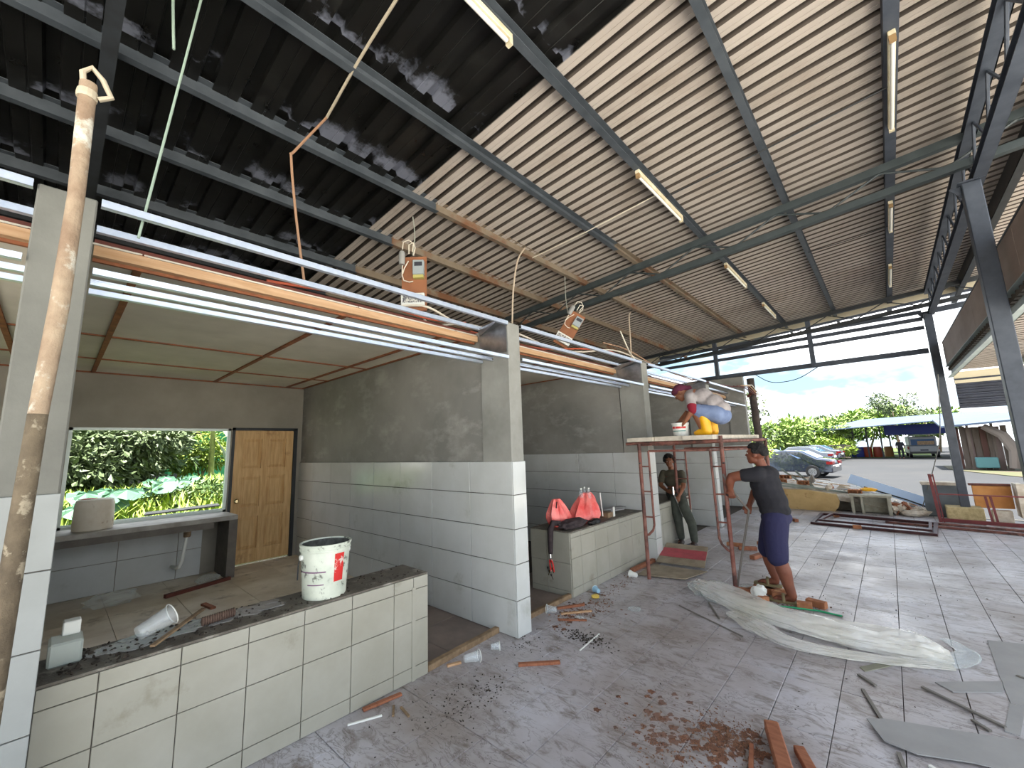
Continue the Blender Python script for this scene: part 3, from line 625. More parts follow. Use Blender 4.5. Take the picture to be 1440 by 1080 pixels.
for k in range(26):
    x = R.uniform(-.12, .34); yy = R.uniform(11.55, 11.95); m = MB(); s = R.uniform(.04, .10); rock((x, yy, R.uniform(.02, .22) * (1 - max(0, x) * 1.5)), (s * 1.4, s, s * .55), 300 + k, m)
    tag(obj('rubble_chunk', m, rubble_m if k % 5 else orange_wood), 'pale or brown rubble piece between the wooden crate and the slate slab', 'rubble', 'rubble pieces beside the wooden crate')
for k in range(9):
    a = R.uniform(-.3, .3); x = -3.9 + R.uniform(-.5, .9); tag(obj('old_timber', MB().bar((x - .7, 47.2, G + .35 + .12 * k), (x + .9, 47.0, G + .5 + .13 * k + a), .1, .06), steel_dark if k % 2 else drab), 'old timber in the stack left of the blue tank', 'timber', 'old timbers stacked by the open shelter')
hp = MB()
nx, ny = 34, 12
for i in range(nx + 1):
    for j in range(ny + 1):
        x = -4.6 + 5.3 * i / nx; yy = 11.72 + 1.5 * j / ny
        h = .60 * max(0, min(1, (.4 - x) / 2.0)) * math.sin(math.pi * min(1, (j + 2.5) / ny)) + .06 * mnoise.noise(V((x * 4, yy * 4, 0)))
        hp.v.append((x, yy, -.03 + max(0, h) - .45 * (j / ny) ** 3))
for i in range(nx):
    for j in range(ny): hp.f.append((i * (ny + 1) + j, (i + 1) * (ny + 1) + j, (i + 1) * (ny + 1) + j + 1, i * (ny + 1) + j + 1)); hp.mi.append(0)
tag(obj('rubble', hp, rubble_m, kind='stuff'), 'heap of pale building rubble at the edge of the car park', 'rubble')
def hollow_brick(x, yy, z, rzd, lab):
    m = T(x, yy, z) @ rot('Z', rzd) @ rot('X', R.uniform(-8, 8)); b = MB(); l, d, h = .12, .05, .045
    for a, c in (((-l, -d, -h), (l, d, -h + .012)), ((-l, -d, h - .012), (l, d, h)), ((-l, -d, -h), (-l + .02, d, h)), ((l - .02, -d, -h), (l, d, h)), ((-.045, -d, -h), (-.03, d, h)), ((.03, -d, -h), (.045, d, h)), ((-l, d - .012, -h), (l, d, h))): b.box(a, c, m)
    tag(obj('hollow_brick', b, brick_m), lab, 'brick')
hollow_brick(-2.05, 11.78, .60, 8, 'orange hollow brick on the heap, at the left by the black car')
hollow_brick(-1.95, 11.80, .70, -12, 'orange hollow brick, uppermost on the heap')
hollow_brick(-1.62, 11.80, .58, 5, 'orange hollow brick on the heap below the car rear wheel')
hollow_brick(-.70, 11.75, .42, 4, 'reddish hollow brick above the wooden box frame')
for i, (a, b, lab) in enumerate((((-2.6, 11.5, .68), (-.6, 11.9, .36), 'long green-grey angle iron sloping over the rubble heap'), ((-2.7, 11.6, .58), (-.9, 12.0, .40), 'lower angle iron lying across the rubble'), ((-2.0, 11.7, .9), (-1.55, 11.9, .48), 'short steel angle sticking up beside the bricks'), ((-1.72, 11.7, .86), (-1.45, 11.9, .5), 'short steel channel leaning on the bricks'))):
    tag(obj('angle_iron', MB().bar(a, b, .05, .008).bar(V(a) + V((0, .02, -.02)), V(b) + V((0, .02, -.02)), .008, .045), M('greenish grey iron', (150, 160, 152), r=.5, c2=(128, 138, 130), sc=8)), lab, 'angle iron')
for k in range(14):
    x = R.uniform(-2.6, .2); yy = R.uniform(11.8, 12.5); a = R.uniform(-.5, .5); l = R.uniform(.12, .35); z = .10 + .60 * max(0, min(1, (.4 - x) / 2.0)) * R.uniform(.8, 1.05)
    tag(obj('broken_lath', MB().bar((x - l, yy - l * a, z + .03), (x + l, yy + l * a, z - .03), .035, .014), [white_pl, old_wood, fibre, timber][k % 4]), 'broken lath or strip sticking out of the rubble heap', 'lath', 'broken strips in the rubble heap')
tag(obj('blue_sheet', MB().bar((-.80, 12.25, .66), (.50, 12.15, .16), .24, .02, up=(0, -.75, .65)), M('pale blue sheet', (176, 196, 222), r=.5)), 'pale blue metal sheet sloping down from the heap', 'metal sheet')
tag(obj('black_pipe', MB().tube([(-.55, 12.0, .50), (.1, 11.95, .27), (.45, 11.9, .12)], .015, 8), black_m), 'black pipe lying along the pale blue sheet', 'pipe')
bx = thing('wooden_crate', 'weathered wooden box frame standing on its side in the rubble', 'crate', (-.45, 11.5, 0))
for nm, a, b in (('side', (-.78, 11.45, 0), (-.73, 11.8, .34)), ('side', (-.20, 11.45, 0), (-.14, 11.8, .34)), ('top', (-.80, 11.45, .34), (-.12, 11.8, .385)), ('back', (-.73, 11.76, 0), (-.20, 11.79, .34)), ('divider', (-.62, 11.47, 0), (-.58, 11.76, .34))):
    obj(nm, box(a, b), M('weathered board', (176, 172, 156), r=.9, c2=(150, 144, 126), sc=8), bx, bevel=.004)
tag(obj('yellow_lump', MB().lathe([(.001, -.04), (.1, -.03), (.12, .02), (.06, .06), (.001, .065)], 12, T(-.48, 12.0, .44) @ Matrix.Diagonal((1.3, .7, .8, 1))), yellow_m), 'yellow plastic scrap on the heap beside the blue sheet', 'scrap')
tag(obj('stone', MB().lathe([(.001, -.06), (.1, -.05), (.14, 0), (.1, .05), (.001, .06)], 12, T(.14, 11.5, .06) @ Matrix.Diagonal((1.2, .7, 1, 1))), rubble_m, smooth=True), 'rounded white stone near the slate panel', 'stone')
tag(obj('bent_scrap', MB().add([(-.1, 11.6, 0), (.05, 11.6, .26), (.26, 11.6, .02), (-.1, 11.8, 0), (.05, 11.8, .26), (.26, 11.8, .02), (-.07, 11.6, 0), (.05, 11.6, .22), (.22, 11.6, .02), (-.07, 11.8, 0), (.05, 11.8, .22), (.22, 11.8, .02)], [(0, 1, 4, 3), (1, 2, 5, 4), (6, 9, 10, 7), (7, 10, 11, 8), (0, 6, 7, 1), (1, 7, 8, 2), (3, 4, 10, 9), (4, 5, 11, 10)]), orange_wood), 'bent brown board propped up like a tent in the rubble', 'board')

# ================================================================== SCAFFOLD
sc = thing('scaffold', 'rusty red-brown tubular frame scaffold with plank deck, in front of the third pillar', 'scaffold', (-1.9, 5.6, 0))
def leg(x, y, x1, y1, z1): obj('leg', MB().tube([(x, y, 0.0), (x1, y1, z1)], .022, 10).tube([(x, y, 0), (x + (x1 - x) * .25, y + (y1 - y) * .25, .4)], .0225, 10), rust_red, sc, smooth=True)
def inner(xl, yl, sx, zb, ztop, yy=None):
    xi = xl + sx * .115
    obj('ladder_rail', MB().tube([(xl, yl, zb), (xl + sx * .04, yl, zb + .015), (xl + sx * .095, yl, zb + .07), (xi, yl, zb + .13), (xi + sx * .0, yl, ztop)], .014, 8), rust_red, sc, smooth=True)
    for z in (.72, 1.02, 1.32):
        if z < ztop: obj('rung', MB().tube([(xl, yl, z), (xi, yl, z)], .010, 6), rust_red, sc)
    return xi
leg(-2.335, 4.92, -2.33, 4.92, 1.60); leg(-1.405, 4.98, -1.39, 4.98, 1.66); leg(-2.66, 6.85, -2.64, 6.85, 1.58); leg(-1.34, 6.85, -1.32, 6.85, 1.62)
a = inner(-2.33, 4.92, 1, .50, 1.51); b = inner(-1.40, 4.98, -1, .42, 1.51); inner(-2.64, 6.85, 1.5, .42, 1.50); inner(-1.32, 6.85, -1.2, .42, 1.5)
obj('inner_arch', MB().tube([(a, 4.93, 1.505), (b, 4.97, 1.505)], .014, 8), rust_red, sc, smooth=True)
obj('inner_arch', MB().tube([(-2.47, 6.85, 1.5), (-1.46, 6.85, 1.5)], .014, 8), rust_red, sc, smooth=True)
obj('top_bar', MB().tube([(-2.50, 4.92, 1.60), (-1.37, 4.98, 1.60)], .020, 10), rust_red, sc, smooth=True)
obj('top_bar', MB().tube([(-2.66, 6.85, 1.575), (-1.30, 6.85, 1.60)], .020, 10), rust_red, sc, smooth=True)
obj('side_bar', MB().tube([(-1.39, 4.98, 1.60), (-1.32, 6.85, 1.60)], .019, 10), rust_red, sc, smooth=True)
obj('side_bar', MB().tube([(-2.33, 4.92, 1.59), (-2.64, 6.85, 1.57)], .019, 10), rust_red, sc, smooth=True)
obj('side_bar', MB().tube([(-1.50, 4.98, 1.50), (-1.42, 6.85, 1.48)], .013, 8), rust_red, sc, smooth=True)
for (x, yy, z) in ((-2.33, 4.90, 1.36), (-1.39, 4.96, 1.36), (-2.64, 6.83, 1.36), (-1.39, 4.96, 1.02)): obj('lock_pin', MB().tube([(x, yy, z), (x + .02, yy - .05, z), (x + .035, yy - .05, z + .006)], .007, 6), steel_dark, sc)
plank_m = M('cement dusted plank', (206, 198, 184), r=.9, c2=(180, 172, 156), sc=9)
for k in range(3):
    x = -2.45 + k * .345
    obj('plank', MB().box((x, 4.84 + .04 * (k % 2), 1.622), (x + .335, 7.0, 1.672 + .004 * (k == 1))), plank_m, sc, bevel=.004)

# ================================================================== PEOPLE
def ell(mb, c, r, mtx=Matrix(), n=14, m=9):
    c = V(c); vs = []; fs = []
    for i in range(m + 1):
        th = math.pi * i / m
        for k in range(n): ph = 2 * math.pi * k / n; vs.append(c + mtx.to_3x3() @ V((r[0] * math.sin(th) * math.cos(ph), r[1] * math.sin(th) * math.sin(ph), r[2] * math.cos(th))))
    for i in range(m):
        for k in range(n): fs.append((i * n + k, i * n + (k + 1) % n, (i + 1) * n + (k + 1) % n, (i + 1) * n + k))
    mb.add(vs, fs)
def limb(mb, pts, rs, n=14):
    pts = [V(p) for p in pts]
    for p, r in zip(pts, rs): ell(mb, p, (r, r, r), n=12, m=8)
    for i in range(len(pts) - 1): mb.tube([pts[i], pts[i + 1]], [rs[i], rs[i + 1]], n)
def blend(name, mb, mat, parent, vox=.009, sm=4, label=None):
    me = mb.mesh(name, mat); bm = bmesh.new(); bm.from_mesh(me); bmesh.ops.recalc_face_normals(bm, faces=bm.faces); bm.to_mesh(me); bm.free()
    o = bpy.data.objects.new(name, me); C.objects.link(o)
    r = o.modifiers.new('r', 'REMESH'); r.mode = 'VOXEL'; r.voxel_size = vox
    s_ = o.modifiers.new('s', 'SMOOTH'); s_.factor = .6; s_.iterations = sm
    dg = bpy.context.evaluated_depsgraph_get(); me2 = bpy.data.meshes.new_from_object(o.evaluated_get(dg)); bpy.data.objects.remove(o)
    me2.materials.clear(); me2.materials.append(mat); me2.name = name
    return obj(name, me2, None, parent, smooth=True, label=label)
def hand(mb, w, d, side, curl=.6, grip=None, s=1.):
    """palm and five fingers; w wrist, d pointing direction, side = thumb side direction; fingers curl towards grip normal"""
    w = V(w); d = V(d).normalized(); sd = V(side); sd = (sd - d * sd.dot(d)).normalized(); nn = d.cross(sd).normalized()
    if grip is not None and nn.dot(V(grip)) < 0: nn = -nn
    pc = w + d * .045 * s
    limb(mb, [w + sd * .014 * s, w + d * .075 * s + sd * .026 * s], [.019 * s, .014 * s], 8); limb(mb, [w - sd * .012 * s, w + d * .072 * s - sd * .026 * s], [.019 * s, .013 * s], 8)
    limb(mb, [w, w + d * .078 * s], [.021 * s, .015 * s], 8)
    for k, ln in enumerate((.072, .08, .074, .058)):
        base = w + d * .078 * s + sd * (.030 - k * .0195) * s
        p1 = base + (d * math.cos(curl) + nn * math.sin(curl)) * ln * .45 * s
        p2 = p1 + (d * math.cos(curl * 2.2) + nn * math.sin(curl * 2.2)) * ln * .32 * s
        p3 = p2 + (d * math.cos(curl * 3.1) + nn * math.sin(curl * 3.1)) * ln * .25 * s
        limb(mb, [base - d * .01, p1, p2, p3], [.0095 * s, .0088 * s, .008 * s, .007 * s], 8)
    t0 = w + d * .02 * s + sd * .022 * s; t1 = t0 + (d * .6 + sd * .7).normalized() * .038 * s; t2 = t1 + (d * .8 + sd * .1 + nn * .7).normalized() * .032 * s
    limb(mb, [t0, t1, t2], [.013 * s, .0105 * s, .0085 * s], 8)
def head(mb, c, fwd, up, s=1.):
    """skull, jaw, nose, brow, ears; returns frame matrix (x = left, y = forward, z = up)"""
    f = V(fwd).normalized(); u = V(up); u = (u - f * u.dot(f)).normalized(); l = u.cross(f)
    m = Matrix(((l.x, f.x, u.x, c[0]), (l.y, f.y, u.y, c[1]), (l.z, f.z, u.z, c[2]), (0, 0, 0, 1)))
    def E(p, r): ell(mb, m @ V([q * s for q in p]), [q * s for q in r], m)
    E((0, -.012, .025), (.074, .092, .088)); E((0, .028, -.03), (.058, .058, .07)); E((0, .048, -.082), (.034, .03, .026)); E((0, .01, -.06), (.052, .055, .045))
    E((0, .088, -.016), (.012, .022, .013)); E((0, .08, .004), (.009, .018, .02)); E((0, .07, .028), (.05, .018, .012)); E((.03, .065, -.018), (.02, .018, .018)); E((-.03, .065, -.018), (.02, .018, .018))
    E((0, .078, -.048), (.022, .012, .007)); E((0, .076, -.058), (.019, .012, .007))
    for q in (-1, 1): E((q * .074, -.008, -.005), (.010, .020, .032))
    return m
def eyes(m, parent, s=1.):
    for q in (-1, 1):
        e = MB(); ell(e, m @ V((q * .030 * s, .074 * s, .008 * s)), (.012 * s, .008 * s, .007 * s), m, 10, 6); o = obj('eye', e, eye_w, parent, smooth=True)
        e = MB(); ell(e, m @ V((q * .030 * s, .081 * s, .008 * s)), (.0055 * s, .003 * s, .0055 * s), m, 8, 6); obj('pupil', e, black_m, o)
        e = MB(); ell(e, m @ V((q * .030 * s, .080 * s, .030 * s)), (.017 * s, .006 * s, .004 * s), m, 8, 6); obj('eyebrow', e, hair, parent)
def cap_hair(m, parent, s=1., low=-.0, r=.010, front=.055):
    h = MB(); rr = random.Random(3)
    for i in range(150):
        th = math.acos(rr.uniform(-.25, 1)); ph = rr.uniform(0, 6.283)
        p = V((math.sin(th) * math.cos(ph) * .078, math.sin(th) * math.sin(ph) * .096 - .014, .028 + math.cos(th) * .092))
        if p.y > front - .03 and p.z < .075: continue
        if p.z < low and p.y > -.03: continue
        rd = rr.uniform(.014, .02) + r * .5; ell(h, m @ (p * s), (rd * s,) * 3, Matrix(), 7, 5)
    return blend('hair', h, hair, parent, .008, 3)

# --- standing man
P1 = thing('person', 'man in black t-shirt and navy shorts standing below the scaffold holding a long rod', 'person', (-1.0, 5.1, 0))
b = MB()
Hm = head(b, (-1.085, 5.06, 1.445), (-1, .05, .10), (-.12, 0, 1), .95)
limb(b, [(-1.055, 5.07, 1.375), (-1.03, 5.07, 1.28)], [.05, .056])
for p, r in (((-1.03, 5.09, 1.20), (.10, .15, .10)), ((-1.02, 5.09, 1.07), (.105, .15, .12)), ((-1.0, 5.09, .94), (.10, .14, .12)), ((-.98, 5.09, .82), (.10, .145, .10))): ell(b, p, r)
# left arm (towards camera) bent forward, right arm reaching the rod low
LS, LE, LW = (-1.06, 4.92, 1.245), (-1.30, 4.90, 1.215), (-1.335, 4.93, 1.085)
limb(b, [LS, (-1.19, 4.90, 1.235), LE], [.058, .056, .047]); limb(b, [LE, (-1.325, 4.905, 1.16), LW], [.047, .044, .029])
hand(b, LW, (.05, .06, -1), (-1, 0, 0), .75, (1, .3, 0), .95)
RS, RE, RW = (-1.05, 5.25, 1.24), (-1.19, 5.28, 1.02), (-1.215, 5.12, .90)
limb(b, [RS, RE], [.05, .040]); limb(b, [RE, RW], [.039, .026]); hand(b, RW, (-.05, -.75, -.55), (-1, 0, .3), .9, (0, .2, -1), .95)
limb(b, [(-.98, 5.0, .80), (-.99, 5.0, .60), (-.975, 4.99, .42), (-.945, 4.995, .30), (-.925, 5.0, .17), (-.90, 5.0, .075)], [.085, .08, .064, .068, .052, .040])
limb(b, [(-1.0, 5.17, .80), (-1.07, 5.18, .62), (-1.12, 5.18, .44), (-1.10, 5.19, .32), (-1.08, 5.19, .22), (-1.065, 5.20, .155)], [.085, .076, .056, .058, .044, .036])
for (x, yy, z) in ((-.90, 5.0, .035), (-1.065, 5.20, .115)):
    ell(b, (x - .02, yy, z + .015), (.05, .036, .036)); ell(b, (x - .09, yy, z + .0), (.07, .04, .026)); 
    for k in range(5): ell(b, (x - .155 + .006 * abs(k - 1), yy - .032 + k * .016, z - .006), (.022, .010, .011), n=8, m=6)
blend('body', b, skin1, P1, .0075, 4)
eyes(Hm, P1, .95); cap_hair(Hm, P1, .97)
b = MB()
for p, r in (((-1.03, 5.09, 1.235), (.140, .182, .10)), ((-1.03, 5.09, 1.13), (.150, .182, .14)), ((-1.015, 5.09, 1.04), (.150, .178, .13)), ((-.99, 5.09, .96), (.148, .172, .14)), ((-.975, 5.09, .87), (.148, .170, .08))): ell(b, p, r)
limb(b, [(-1.05, 4.95, 1.245), (-1.06, 4.92, 1.245), (-1.17, 4.903, 1.235)], [.08, .078, .070]); limb(b, [(-1.05, 5.22, 1.25), (-1.12, 5.265, 1.14)], [.074, .066])
ell(b, (-1.04, 5.08, 1.305), (.07, .075, .025))
blend('t_shirt', b, tee, P1, .011, 5)
b = MB()
ell(b, (-.97, 5.09, .80), (.145, .168, .09)); limb(b, [(-.965, 5.005, .78), (-.985, 4.995, .60), (-.985, 4.99, .43)], [.122, .112, .100]); limb(b, [(-1.0, 5.17, .78), (-1.06, 5.18, .62), (-1.105, 5.18, .45)], [.118, .106, .092])
blend('shorts', b, shorts_m, P1, .011, 5)
for (x, yy, z) in ((-.90, 5.0, .0), (-1.065, 5.20, .078)):
    sd = obj('sandal', MB().prism([(x + .05 - .26 * t, yy + (.05 * (1 if q else -1)) * (1 - .5 * abs(2 * t - 1.0) ** 3)) for q, ts in ((0, (0, .1, .3, .5, .7, .9, 1)), (1, (1, .9, .7, .5, .3, .1, 0))) for t in ts], .022, T(0, 0, z)), sandal, P1, bevel=.003)
    obj('strap', MB().tube([(x - .07, yy - .048, z + .015), (x - .075, yy - .03, z + .062), (x - .08, yy, z + .075), (x - .075, yy + .03, z + .062), (x - .07, yy + .048, z + .015)], .014, 8), sandal, sd, smooth=True)
rod = thing('long_rod', 'long grey steel rod held by the standing man, its foot on the floor', 'rod', (-1.42, 5.05, 0))
obj('rod', MB().tube([(-1.42, 5.08, .02), (-1.30, 5.06, .50), (-1.205, 5.04, .86), (-1.29, 5.0, .99), (-1.37, 4.97, 1.16), (-1.40, 4.95, 1.24)], .012, 8), M('grey steel rod', (112, 106, 100), r=.5), rod, smooth=True)

# --- seated young worker
P2 = thing('person', 'young worker in olive shirt and grey trousers sitting on the counter edge behind the scaffold', 'person', (-2.75, 7.0, 0))
b = MB()
Hm = head(b, (-2.775, 6.93, 1.29), (.35, -.95, -.02), (0, -.05, 1), .88)
limb(b, [(-2.775, 6.97, 1.22), (-2.77, 7.0, 1.13)], [.045, .05])
for p, r in (((-2.76, 7.01, 1.05), (.15, .10, .10)), ((-2.75, 7.0, .93), (.14, .10, .12)), ((-2.74, 7.02, .80), (.135, .10, .10))): ell(b, p, r)
limb(b, [(-2.92, 6.99, 1.08), (-2.94, 6.90, .90)], [.045, .036]); limb(b, [(-2.94, 6.90, .90), (-2.77, 6.76, .82)], [.035, .025]); hand(b, (-2.77, 6.76, .82), (1, -.35, -.2), (0, -.4, 1), .5, (0, 1, 0), .9)
limb(b, [(-2.60, 6.99, 1.08), (-2.55, 6.88, .90)], [.045, .036]); limb(b, [(-2.55, 6.88, .90), (-2.58, 6.72, .76)], [.035, .025]); hand(b, (-2.58, 6.72, .76), (-.25, -.4, -.9), (-1, 0, .2), .5, (0, 1, 0), .9)
limb(b, [(-2.80, 6.98, .76), (-2.68, 6.76, .72), (-2.62, 6.70, .42), (-2.62, 6.76, .12)], [.085, .062, .055, .036]); limb(b, [(-2.66, 6.96, .74), (-2.50, 6.68, .60), (-2.40, 6.66, .36), (-2.42, 6.72, .11)], [.085, .062, .052, .036])
for x, yy in ((-2.62, 6.76), (-2.42, 6.70)): ell(b, (x, yy - .04, .05), (.04, .09, .035))
blend('body', b, skin2, P2, .008, 4); eyes(Hm, P2, .88); cap_hair(Hm, P2, .95, r=.02)
b = MB()
for p, r in (((-2.76, 7.01, 1.08), (.165, .11, .075)), ((-2.755, 7.0, .96), (.16, .115, .12)), ((-2.745, 7.02, .80), (.155, .115, .09))): ell(b, p, r)
limb(b, [(-2.91, 6.99, 1.09), (-2.94, 6.93, .97)], [.062, .055]); limb(b, [(-2.61, 6.99, 1.09), (-2.565, 6.92, .97)], [.062, .055]); ell(b, (-2.77, 6.99, 1.145), (.06, .06, .02))
blend('shirt', b, olive, P2, .011, 4)
b = MB()
ell(b, (-2.735, 7.02, .76), (.155, .13, .075))
limb(b, [(-2.80, 6.98, .77), (-2.68, 6.76, .72), (-2.62, 6.70, .42), (-2.62, 6.76, .13)], [.095, .076, .07, .055]); limb(b, [(-2.66, 6.96, .75), (-2.50, 6.68, .60), (-2.40, 6.66, .36), (-2.40, 6.70, .12)], [.095, .076, .068, .056])
blend('trousers', b, trouser_m, P2, .011, 4)
for x, yy in ((-2.62, 6.76), (-2.40, 6.68)):
    b = MB(); ell(b, (x, yy - .02, .055), (.048, .075, .05)); ell(b, (x + .02, yy - .09, .04), (.045, .07, .038)); blend('shoe', b, M('dark leather shoe', (54, 40, 36), r=.6), P2, .009, 3)
tag(obj('steel_tool', MB().tube([(-2.66, 6.70, .80), (-2.52, 6.66, .46)], .013, 8).lathe([(.02, 0), (.02, .12)], 10, T(-2.66, 6.70, .78)), chrome, smooth=True), 'shiny steel tool held by the seated young worker', 'tool')

# --- stooping worker on the scaffold deck
P3 = thing('person', 'worker in maroon head scarf and pale shirt stooping over a bucket on the scaffold deck', 'person', (-1.75, 5.4, 1.67))
ZD = 1.67; b = MB()
Hm = head(b, (-1.925, 5.38, 2.225), (-.75, -.10, -.66), (-.60, 0, .8), .90)
limb(b, [(-1.865, 5.39, 2.225), (-1.80, 5.40, 2.20)], [.045, .052])
for p, r in (((-1.76, 5.41, 2.17), (.10, .15, .095)), ((-1.66, 5.42, 2.13), (.11, .14, .10)), ((-1.55, 5.43, 2.03), (.11, .15, .11)), ((-1.50, 5.44, 1.95), (.11, .15, .11))): ell(b, p, r)
limb(b, [(-1.77, 5.26, 2.16), (-1.73, 5.20, 1.99)], [.044, .036]); limb(b, [(-1.73, 5.20, 1.99), (-1.83, 5.20, 1.86)], [.036, .026]); hand(b, (-1.83, 5.20, 1.86), (-.75, .1, -.6), (0, .3, 1), .45, (0, 0, -1), .88)
limb(b, [(-1.80, 5.55, 2.13), (-1.92, 5.58, 2.0)], [.044, .036]); limb(b, [(-1.92, 5.58, 2.0), (-1.97, 5.42, 1.88)], [.035, .026]); hand(b, (-1.97, 5.42, 1.88), (.0, -.7, -.6), (-1, 0, .2), .5, (0, 0, -1), .88)
limb(b, [(-1.50, 5.33, 1.93), (-1.72, 5.27, 1.98), (-1.66, 5.30, 1.76)], [.09, .066, .05]); limb(b, [(-1.50, 5.52, 1.93), (-1.72, 5.58, 2.0), (-1.62, 5.55, 1.76)], [.09, .066, .05])
blend('body', b, skin2, P3, .008, 4); eyes(Hm, P3, .9)
b = MB()
for p, r in (((-1.78, 5.41, 2.17), (.10, .165, .10)), ((-1.67, 5.42, 2.15), (.13, .16, .115)), ((-1.55, 5.43, 2.06), (.12, .165, .12)), ((-1.47, 5.44, 1.99), (.10, .16, .10))): ell(b, p, r)
limb(b, [(-1.775, 5.27, 2.16), (-1.74, 5.21, 2.03)], [.062, .056]); limb(b, [(-1.80, 5.55, 2.13), (-1.90, 5.58, 2.02)], [.062, .056])
blend('shirt', b, shirt_l, P3, .011, 4)
b = MB(); limb(b, [(-1.742, 5.212, 2.035), (-1.732, 5.205, 1.985)], [.058, .052]); blend('cuff', b, maroon, P3, .010, 2)
b = MB(); ell(b, (-1.49, 5.43, 1.91), (.125, .165, .115)); limb(b, [(-1.50, 5.33, 1.92), (-1.70, 5.27, 1.98)], [.11, .082]); limb(b, [(-1.50, 5.52, 1.92), (-1.72, 5.58, 1.99)], [.11, .082]); limb(b, [(-1.70, 5.27, 1.98), (-1.66, 5.30, 1.90)], [.082, .072]); limb(b, [(-1.70, 5.57, 1.98), (-1.63, 5.55, 1.88)], [.08, .07])
blend('jeans', b, jeans, P3, .011, 4)
for yy in (5.29, 5.55):
    b = MB(); limb(b, [(-1.64, yy, 1.90), (-1.62, yy, 1.72)], [.072, .060]); ell(b, (-1.66, yy, ZD + .045), (.10, .05, .043)); ell(b, (-1.72, yy, ZD + .035), (.06, .048, .034))
    blend('rubber_boot', b, yellow_m, P3, .010, 3)
b = MB()
for p, r in (((0, -.02, .045), (.086, .10, .084)), ((0, -.09, .01), (.05, .045, .05)), ((0, .03, .06), (.075, .065, .05)), ((0, -.13, -.03), (.025, .04, .045))): ell(b, Hm @ (V(p) * .92), V(r) * .92, Hm)
blend('head_scarf', b, scarf, P3, .009, 3)

# ================================================================== BUCKETS
def pail(name, label, x, y, z, r0, r1, h, mats, tilt=Matrix(), band=True, mortar_in=True):
    t = thing(name, label, 'bucket', (x, y, z)); m = T(x, y, z) @ tilt
    obj('shell', MB().lathe([(r0, 0), (r0 + .003, .006), (r0 + (r1 - r0) * .86, h * .86), (r1 + .004, h * .87), (r1 + .004, h * .90), (r1, h * .905), (r1 + .002, h * .95), (r1 + .007, h * .955), (r1 + .007, h), (r1 - .004, h), (r1 - .006, h * .9), (r0 - .004, .012)], 36, m, cap1=False), mats, t, smooth=True)
    if mortar_in: obj('mortar', MB().lathe([(.001, h * .60), (r1 * .6, h * .62), ((r0 + (r1 - r0) * .66) - .006, h * .66)], 24, m, cap0=False, cap1=False), bucket_in, t, smooth=True)
    return t, m
t, m = pail('paint_bucket', 'cement-splashed white paint bucket with a red label, on the front counter', -2.86, 1.27, .70, .128, .152, .33, bucket_m, tilt=rot('Y', 0), mortar_in=False)
obj('crusted_lining', MB().lathe([(.001, .02), (.118, .02), (.138, .30), (.146, .322)], 30, m, cap0=False, cap1=False), bucket_in, t, smooth=True)
def patch(a0, a1, z0, z1, r0, r1, m, n=8):
    b = MB(); vs = []
    for k in range(n + 1):
        a = math.radians(a0 + (a1 - a0) * k / n)
        for z, r in ((z0, r0), (z1, r1)): vs.append(m @ V((r * math.cos(a), r * math.sin(a), z)))
    b.add(vs, [(2 * k, 2 * k + 2, 2 * k + 3, 2 * k + 1) for k in range(n)]); return b
def rad(z, r0=.128, r1=.152, h=.33): return r0 + (r1 - r0) * z / h + .0025
obj('red_label', patch(-2, 24, .10, .27, rad(.10), rad(.27), m), red_print, t)
obj('printed_band', patch(-100, -22, .165, .173, rad(.165), rad(.173), m), pink, t); obj('printed_band', patch(-70, -26, .09, .096, rad(.09), rad(.096), m), pink, t)
obj('printed_text', patch(-120, -95, .16, .176, rad(.16), rad(.176), m), label_ink, t)
for q in (-1, 1): obj('handle_lug', MB().lathe([(.018, 0), (.018, .014), (.010, .018)], 12, m @ T(0, q * .148, .255) @ rot('X', -q * 90)), white_pl, t)
obj('handle', MB().tube([m @ V((-.0, -.163, .255)), m @ V((.02, -.166, .20)), m @ V((.05, -.158, .13)), m @ V((.09, -.13, .10)), m @ V((.15, -.05, .085)), m @ V((.158, .05, .10)), m @ V((.09, .135, .16)), m @ V((0, .163, .255))][:1] + [m @ V((-.012, -.166, .20)), m @ V((-.02, -.164, .12))], .004, 6), steel_dark, t)
t, m = pail('mortar_bucket', 'small white printed bucket of mortar on the scaffold deck', -1.93, 5.28, 1.67, .085, .10, .17, white_pl)
m2 = m
obj('label', patch(-150, -20, .03, .13, .0905 + .001, .0985, m2, 14), white_pl, t)
obj('printed_band', patch(-140, -30, .10, .125, .0965, .0985, m2, 12), red_print, t); obj('printed_band', patch(-140, -30, .04, .075, .0918, .0948, m2, 12), teal_print, t)
# dark mortar heaped in the bucket
obj('mortar_heap', MB().lathe([(.088, .13), (.07, .17), (.04, .185), (.001, .19)], 14, m2, cap0=False), mortar, t)
# bucket on the back counter
t = thing('white_tub', 'stained white plastic tub standing upside down on the cement counter by the window', 'tub', (-7.08, .38, .815))
obj('shell', MB().lathe([(.165, 0), (.175, .01), (.178, .06), (.172, .30), (.16, .345), (.14, .355), (.001, .355)], 30, T(-7.08, .38, .815), cap1=False), M('stained white tub', (222, 214, 200), r=.6, c2=(208, 196, 176), sc=5, c3=(150, 118, 88), sc3=6, lo3=.58, hi3=.68), t, smooth=True)
obj('red_rag', MB().lathe([(.03, 0), (.05, .008), (.02, .016)], 9, T(-7.08, .32, 1.168) @ Matrix.Diagonal((1, 1.5, 1, 1))), red_print, t)

